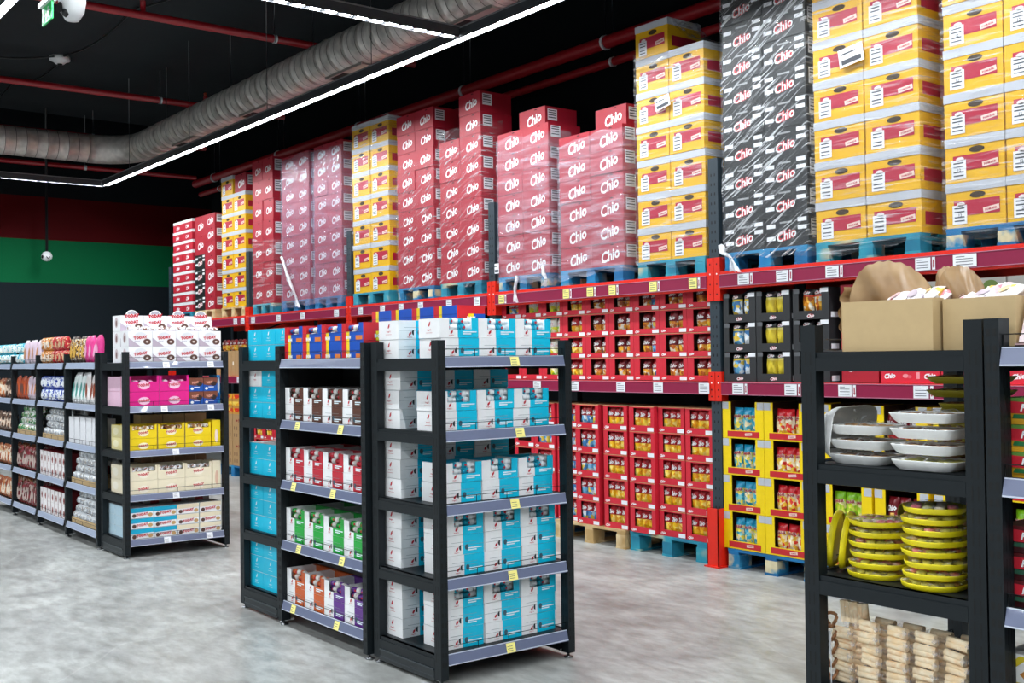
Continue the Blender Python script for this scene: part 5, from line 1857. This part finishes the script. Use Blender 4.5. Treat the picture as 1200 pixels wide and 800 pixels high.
for (xa, xb, yy, bx) in ((-2.125, -1.945, 3.185, 'left'), (-1.895, -1.71, 3.225, 'right')):
    n = int((xb - xa) / .055)
    for i in range(n):
        for rw in range(3):
            ci = (i * 2 + rw) % 5 % 3
            o = cp[ci].put((xa + (xb - xa) * (i + .5) / n, yy + .034 * rw, ZS[4] + bh - .024 + random.uniform(0, .014)), 0,
                           f"{cn[ci]} candy pack, {ordn(i)} from left, {('front', 'middle', 'rear')[rw]} row, {bx} cardboard box", 'candy pack', 'candy packs in the cardboard boxes')
            o.rotation_euler = (R(random.uniform(-75, -50)), R(random.uniform(-25, 25)), R(random.uniform(-40, 40)))

# foam trays
FOAM = M('f0f0ee', .4)
CLING = film_mat('cling_film', .06, .7, sx=25, sz=25, lo=.56, hi=.70, tint='ffffff')
BISC = blotch('biscuit', ['dcae74', 'cc9660', 'efd4a8'], 30, .7, .4, 'NOISE')
BISD = blotch('cocoa_biscuit', ['7a4c30', '9a6a48', '5a3424'], 30, .7, .4, 'NOISE')
BISG = blotch('pistachio_sweet', ['b9b440', 'd6cf6a', '9c9c38'], 40, .5, .4, 'NOISE')
BISR = blotch('pink_sweet', ['d9506a', 'e88a98', 'f2d0d4'], 40, .5, .4, 'NOISE')
BISW = blotch('sugared_biscuit', ['efe6da', 'e0ccb0', 'f7f2ea'], 40, .7, .4, 'NOISE')


def tray_mesh(w2, d2, h, mat, p=5):
    """rim outwards, ribbed sides"""
    b = MB()
    prof = [(.80 if p > 3 else .90, 0), (.90 if p > 3 else .97, h * .35), (1.0, h), (1.0, h + .002), (.975, h + .002), (.87, h * .4), (.78, .004), (0.0, .004)]
    n = 56
    st = len(b.v)
    for j, (r_, z) in enumerate(prof):
        for k in range(n):
            t_ = 2 * PI * k / n
            cx, cy = math.cos(t_), math.sin(t_)
            q = (abs(cx) ** p + abs(cy) ** p) ** (-1 / p)
            rib = 1 - .05 * (1 - z / h if z < h else 0) * (.5 + .5 * math.cos(t_ * 14)) if p > 3 else 1
            b.v.append((w2 * r_ * cx * q * rib, d2 * r_ * cy * q * rib, z))
    for j in range(len(prof) - 1):
        for k in range(n):
            a = st + j * n + k; c_ = st + j * n + (k + 1) % n
            b.f.append((a, c_, c_ + n, a + n)); b.m.append(b.mi(mat)); b.sm.append(True)
    return b


def sweet_tray(w2, d2, h, mat, p, fill, nx, ny, rs, cling=True, name='biscuit_tray'):
    def fn():
        t = empty(name, (0, 0, 0))
        tray_mesh(w2, d2, h, mat, p).build('tray', t)
        rnd = random.Random(int(w2 * 1e4) + nx)
        for i in range(nx):
            for j in range(ny):
                x = (i + .5 - nx / 2) * (w2 * 1.5 / nx); y = (j + .5 - ny / 2) * (d2 * 1.5 / ny)
                if p < 3 and (x / w2) ** 2 + (y / d2) ** 2 > .62: continue
                b = MB(); m_ = fill[(i * 3 + j) % len(fill)]
                hh = rs * .75
                b.lathe([(0, 0), (rs * .8, 0), (rs, hh * .4), (rs * .9, hh * .85), (rs * .4, hh * 1.05), (0, hh * 1.1)], m_, 12, c=(x + rnd.uniform(-.003, .003), y, h * .35 + rnd.uniform(0, .005)))
                b.build('sweet', t)
        if cling:
            b = MB()
            b.grid(lambda u, v: ((u - .5) * 1.75 * w2, (v - .5) * 1.75 * d2, h + .004 + rs * .45 * (1 - (2 * u - 1) ** 4) * (1 - (2 * v - 1) ** 4) + .003 * math.sin(19 * u + 7 * v)), 14, 12, CLING)
            b.build('cling_film', t)
        return t
    return fn


WT = [Proto(sweet_tray(.115, .085, .030, FOAM, 5, f_, 5, 3, .021)) for f_ in ([BISC, BISD, BISW], [BISG, BISG], [BISW, BISC, BISC])]
zt = ZS[3] + .001
for k in range(3):
    WT[0 if k < 2 else 2].put((-2.250 + .002 * (k % 2), 3.26, zt + .050 * k), R(-2 + 2 * k), f"white foam biscuit tray, {('lowest', 'middle', 'topmost')[k]} of the left pile", 'biscuit tray', 'white foam biscuit trays')
for k in range(4):
    WT[1 if k == 0 else 0].put((-1.982 - .002 * k, 3.225, zt + .050 * k), R(2 - k), f"white foam biscuit tray, {('lowest', 'second', 'third', 'topmost')[k]} of the right pile", 'biscuit tray', 'white foam biscuit trays')
o = Proto(sweet_tray(.13, .095, .055, FOAM, 5, [BISC], 0, 0, .02)).put((-2.385, 3.30, zt + .108), 0, 'white foam tray standing on edge left of the piles', 'biscuit tray')
o.rotation_euler = (Matrix.Rotation(R(9), 3, 'Y') @ Matrix.Rotation(R(90), 3, 'Z') @ Matrix.Rotation(R(90), 3, 'X')).to_euler()
OLIVE = M('9c9a2a', .45)
YT = M('f6e41a', .4, name='yellow_tray_plastic')
o = Proto(sweet_tray(.10, .08, .025, M('b5a92a', .45), 5, [BISD], 4, 3, .02, False)).put((-2.08, 3.52, zt + .001), 0, 'olive yellow tray at the back behind the white trays', 'biscuit tray')
for i in range(2):
    o = Proto(sweet_tray(.055, .09, .025, M('b5a92a', .45), 5, [BISD], 2, 3, .015, False)).put((-2.13 + .10 * i, 3.62, zt + .21), 0, f'olive tray standing up, {ordn(i)} from left, behind the white piles', 'biscuit tray', 'olive trays standing up')
    o.rotation_euler = (R(80), 0, 0)
    o.location.z = zt + .10
    o.scale = (1, 1, 1)
for k in range(3):
    Proto(sweet_tray(.13, .09, .022, M('b5a92a', .45), 5, [BISD, BISC], 5, 3, .02)).put((-1.97, 3.44, zt + .225 + .045 * k), R(6 * k), f"olive yellow tray, {('lowest', 'middle', 'topmost')[k]} of the pile under the top shelf", 'biscuit tray', 'olive trays under the top shelf')
for k in range(5):
    Proto(sweet_tray(.10, .08, .022, M('b5a92a', .45), 5, [BISD], 4, 3, .02, False)).put((-1.97, 3.45, zt + .001 + .045 * k), R(4 * k), f"olive yellow tray, {('lowest', 'second', 'third', 'fourth', 'fifth')[k]} up behind right white pile", 'biscuit tray', 'olive trays behind the white pile')
# yellow round trays
RT = [Proto(sweet_tray(.100, .097, .017, YT, 2.4, f_, 5, 4, .0165)) for f_ in ([BISG, BISG, BISC], [BISG, BISR, BISG], [BISR, BISW, BISG])]
zt = ZS[2] + .001
for k in range(6):
    RT[2 if k == 5 else k % 2].put((-2.205 + .004 * (k % 3 - 1), 3.26, zt + .0345 * k), R(13 * k), f"yellow round sweet tray, {nth(k, 6)} of the left round pile", 'sweet tray', 'yellow round sweet trays')
for k in range(8):
    RT[2 if k == 7 else k % 2].put((-1.985 + .004 * (k % 3 - 1), 3.235, zt + .0345 * k), R(17 * k), f"yellow round sweet tray, {nth(k, 8)} of the right round pile", 'sweet tray', 'yellow round sweet trays')
for i, x in enumerate((-2.375, -2.325)):
    o = RT[0].put((x, 3.27, zt + .102), 0, f"yellow round tray standing on edge, {('outer', 'inner')[i]} one of the pair", 'sweet tray', 'yellow round trays on edge')
    o.rotation_euler = (Matrix.Rotation(R(24), 3, 'Z') @ Matrix.Rotation(R(-82), 3, 'Y')).to_euler()
for i in range(3):
    o = Proto(sweet_tray(.055, .09, .02, OLIVE, 5, [BISC], 2, 3, .015, False)).put((-2.23 + .11 * i, 3.50, zt + .13), 0, f"olive tray standing up, {ordn(i)} from left, behind the round piles", 'sweet tray', 'olive trays behind the round piles')
    o.rotation_euler = (R(82), 0, 0)

# wrapped wafer fingers
WAF = blotch('wafer', ['fbdcae', 'ffeccb', 'f0c694'], 18, .7, .4, 'NOISE')
WPK = film_mat('wafer_wrapper', .03, .6, sx=22, sz=22, lo=.54, hi=.70, tint='f2eef4')


def wafer_pack():
    t = empty('wafer_pack', (0, 0, 0))
    for k in range(2):
        b = MB()
        b.tube([(-.036, 0, .010 + .0165 * k), (.036, 0, .010 + .0165 * k)], .0115, WAF, 8)
        b.build('wafer', t)
    b = MB()
    b.tube([(-.052, 0, .018), (-.047, 0, .018), (-.040, 0, .018), (.040, 0, .018), (.047, 0, .018), (.052, 0, .018)], [.014, .007, .0195, .0195, .007, .014], WPK, 10)
    b.build('wrapper', t)
    return t


wp = Proto(wafer_pack)
zt = ZS[1] + .001
for c in range(5):
    for r in range(6):
        for rw in range(1):
            if c == 0 and r > 4: continue
            x = -2.325 + .1045 * c
            o = wp.put((x, 3.215 + random.uniform(-.012, .012), zt + .0385 * r), 0, f"clear wrapped wafer pack, {nth(r, 6)} layer, {ordn(c)} from left", 'wafer pack', 'clear wrapped wafer packs')
            o.rotation_euler = (R(random.uniform(-14, 14)), R(random.uniform(-3, 6)), R(random.uniform(-10, 10)))
            o2 = wp.put((x + .02, 3.275 + random.uniform(-.008, .008), zt + .0385 * r), 0, f"clear wrapped wafer pack behind, {nth(r, 6)} layer, {ordn(c)} from left", 'wafer pack', 'clear wrapped wafer packs at the back')
for k in range(3):
    o = wp.put((-2.345 + .035 * k, 3.235, zt + .240), 0, f"wrapped wafer pack standing on end, {ordn(k)} from left", 'wafer pack', 'wafer packs on end')
    o.rotation_euler = (0, R(84), 0)
PRZ = blotch('pretzel', ['8a5a34', 'a8744a', '6c4224'], 30, .6, .4, 'NOISE')
b = MB()
for k in range(5):
    zc_ = .03 + .045 * k
    pts = [(.02 * math.cos(a), .0 + .012 * math.sin(2 * a), zc_ + .024 * math.sin(a)) for a in [2 * PI * j / 16 for j in range(17)]]
    b.tube(pts, .006, PRZ, 6, cap=False)
tag(b.build('pretzel_string', loc=(-2.365, 3.20, zt)), 'brown twisted biscuits beside the wrapped wafer packs', 'biscuits')
b = MB(); b.box(-.018, .018, -.002, .002, .10, .18, PAPER); b.box(-.012, .012, -.003, -.002, .12, .125, INK); b.box(-.012, .012, -.003, -.002, .14, .145, INK)
b.box(-.018, -.016, -.002, .002, 0, .10, PAPER); b.box(.016, .018, -.002, .002, 0, .10, PAPER)
tag(b.build('paper_slip', loc=(-2.362, 3.172, zt)), 'white paper slip before the twisted biscuits', 'paper slip')

# ------------------------------------------------------------------ right edge unit
t = empty('sweet_case', (-1.655, 3.20, ZS[4] + .001))
PKF = M('f0dcdc', .35)
b = MB()
a_ = R(14)
Mt = Matrix.Rotation(-R(22), 3, 'X')
for (x0, x1, z0, z1, y0, y1, m_) in ((0, .36, 0, .018, 0, .05, PKF), (0, .36, .222, .24, 0, .05, PKF), (0, .018, .018, .222, 0, .05, PKF), (.342, .36, .018, .222, 0, .05, PKF), (0.018, .342, .018, .222, .044, .05, PKF)):
    c = Vector(((x0 + x1) / 2 + z0 * .18, (y0 + y1) / 2, (z0 + z1) / 2))
    b.cbox(Mt @ c, x1 - x0, y1 - y0, z1 - z0, m_, Mt)
b.build('case', t)
for i in range(5):
    for j in range(4):
        b = MB()
        c = Vector((.05 + .062 * i + (.02 + .05 * j) * .12, .022, .042 + .048 * j))
        b.cbox(Mt @ c, .054, .03, .040, blotch('pale_wrapper', ['e4ecec', 'f2f5f5', 'c9d6d6'], 20, .25, .4, 'NOISE'), Mt @ Matrix.Rotation(R(random.uniform(-8, 8)), 3, 'Y'))
        b.build('pale_sweet', t)
tag(t, 'tilted pink edged case of pale wrapped sweets at right edge', 'sweet case')
t.location = (-1.672, 3.185, ZS[4] + .022)
b = MB(); b.box(-.25, .25, -.15, .15, 0, .018, M('3a1a14', .6)); b.box(-.25, .25, -.152, -.15, .012, .018, M('e0b8b8', .5))
tag(b.build('dark_chocolate_box', loc=(-1.42, 3.31, ZS[4] + .001)), 'flat dark box beneath the tilted sweet case', 'sweet box')


def foili(base, top, ink2):
    def fn():
        b = MB(); wd, h, d = .22, .078, .16
        b.box(-wd / 2, wd / 2, -d / 2, d / 2, 0, h, base, top=top)
        y = -d / 2 - .001
        b.poly([(-wd / 2, y, h * .42), (wd / 2, y, h * .42), (wd / 2, y, h), (-wd / 2, y, h)], top)
        b.poly([(-wd / 2 + .014, y - .0008, h * .62), (-wd / 2 + .03, y - .0008, h * .42), (wd / 2 - .02, y - .0008, h * .38), (wd / 2 - .01, y - .0008, h * .76), (-wd / 2 + .02, y - .0008, h * .88)], LOGO)
        b.text('Foili', (-.02, y - .0018, h * .64), h * .28, WHITE, shear=.3, bold=.05, res=2)
        b.poly([(-wd / 2 + .04, y - .0008, h * .22), (wd / 2 - .05, y - .0008, h * .2), (wd / 2 - .04, y - .0008, h * .36), (-wd / 2 + .045, y - .0008, h * .38)], ink2)
        b.disc((wd / 2 - .03, y - .0006, h * .22), .02, .014, M('c9863c', .5))
        return b.build('wafer_box')
    return fn


fg = Proto(foili(M('d29a1c', .4), M('5f8a3a', .4), M('1f6a3a', .4)))
fr = Proto(foili(M('3c1418', .3), M('5a1a1e', .3), M('2a5a44', .4)))
fy = Proto(foili(M('e9e6d8', .45), M('e6e2d2', .45), M('c9b42c', .4)))
for r in range(3):
    for c in range(3):
        fg.put((-1.612 + .225 * c, 3.24, ZS[3] + .001 + .0795 * r), 0, f"green and amber wafer box, {('lowest', 'middle', 'topmost')[r]}, {ordn(c)} from the post", 'wafer box', 'green and amber wafer boxes')
        fr.put((-1.618 + .225 * c, 3.24, ZS[2] + .001 + .0795 * r), 0, f"dark red wafer box, {('lowest', 'middle', 'topmost')[r]}, {ordn(c)} from the post", 'wafer box', 'dark red wafer boxes')


def wafflebox():
    b = MB(); wd, h, d = .24, .118, .18
    b.box(-wd / 2, wd / 2, -d / 2, d / 2, 0, h, M('e4e3e0', .45))
    y = -d / 2 - .001
    b.poly([(-wd / 2, y, h * .55), (-wd / 2 + .05, y, h * .95), (-wd / 2 + .08, y, h * .95), (-wd / 2, y, h * .4)], M('d6bf2a', .45))
    b.poly([(-wd / 2, y, h * .02), (-wd / 2 + .04, y, h * .3), (-wd / 2 + .06, y, h * .3), (-wd / 2 + .02, y, h * .02)], M('d6bf2a', .45))
    b.poly([(-.07, y - .0006, h * .5), (-.03, y - .0006, h * .78), (.05, y - .0006, h * .72), (.03, y - .0006, h * .3), (-.03, y - .0006, h * .2)], M('b9782c', .5))
    b.poly([(-.01, y - .001, h * .74), (.05, y - .001, h * .72), (.03, y - .001, h * .3)], M('6a3a1c', .5))
    b.box(-wd / 2, wd / 2, y, y + .0008, 0, .003, M('9a9a9a', .6))
    return b.build('waffle_box')


wfb = Proto(wafflebox)
for r in range(2):
    for c in range(3):
        wfb.put((-1.605 + .245 * c, 3.25, ZS[1] + .001 + .1195 * r), 0, f"white and yellow waffle box, {('lower', 'upper')[r]}, {ordn(c)} from the post", 'waffle box', 'white and yellow waffle boxes')
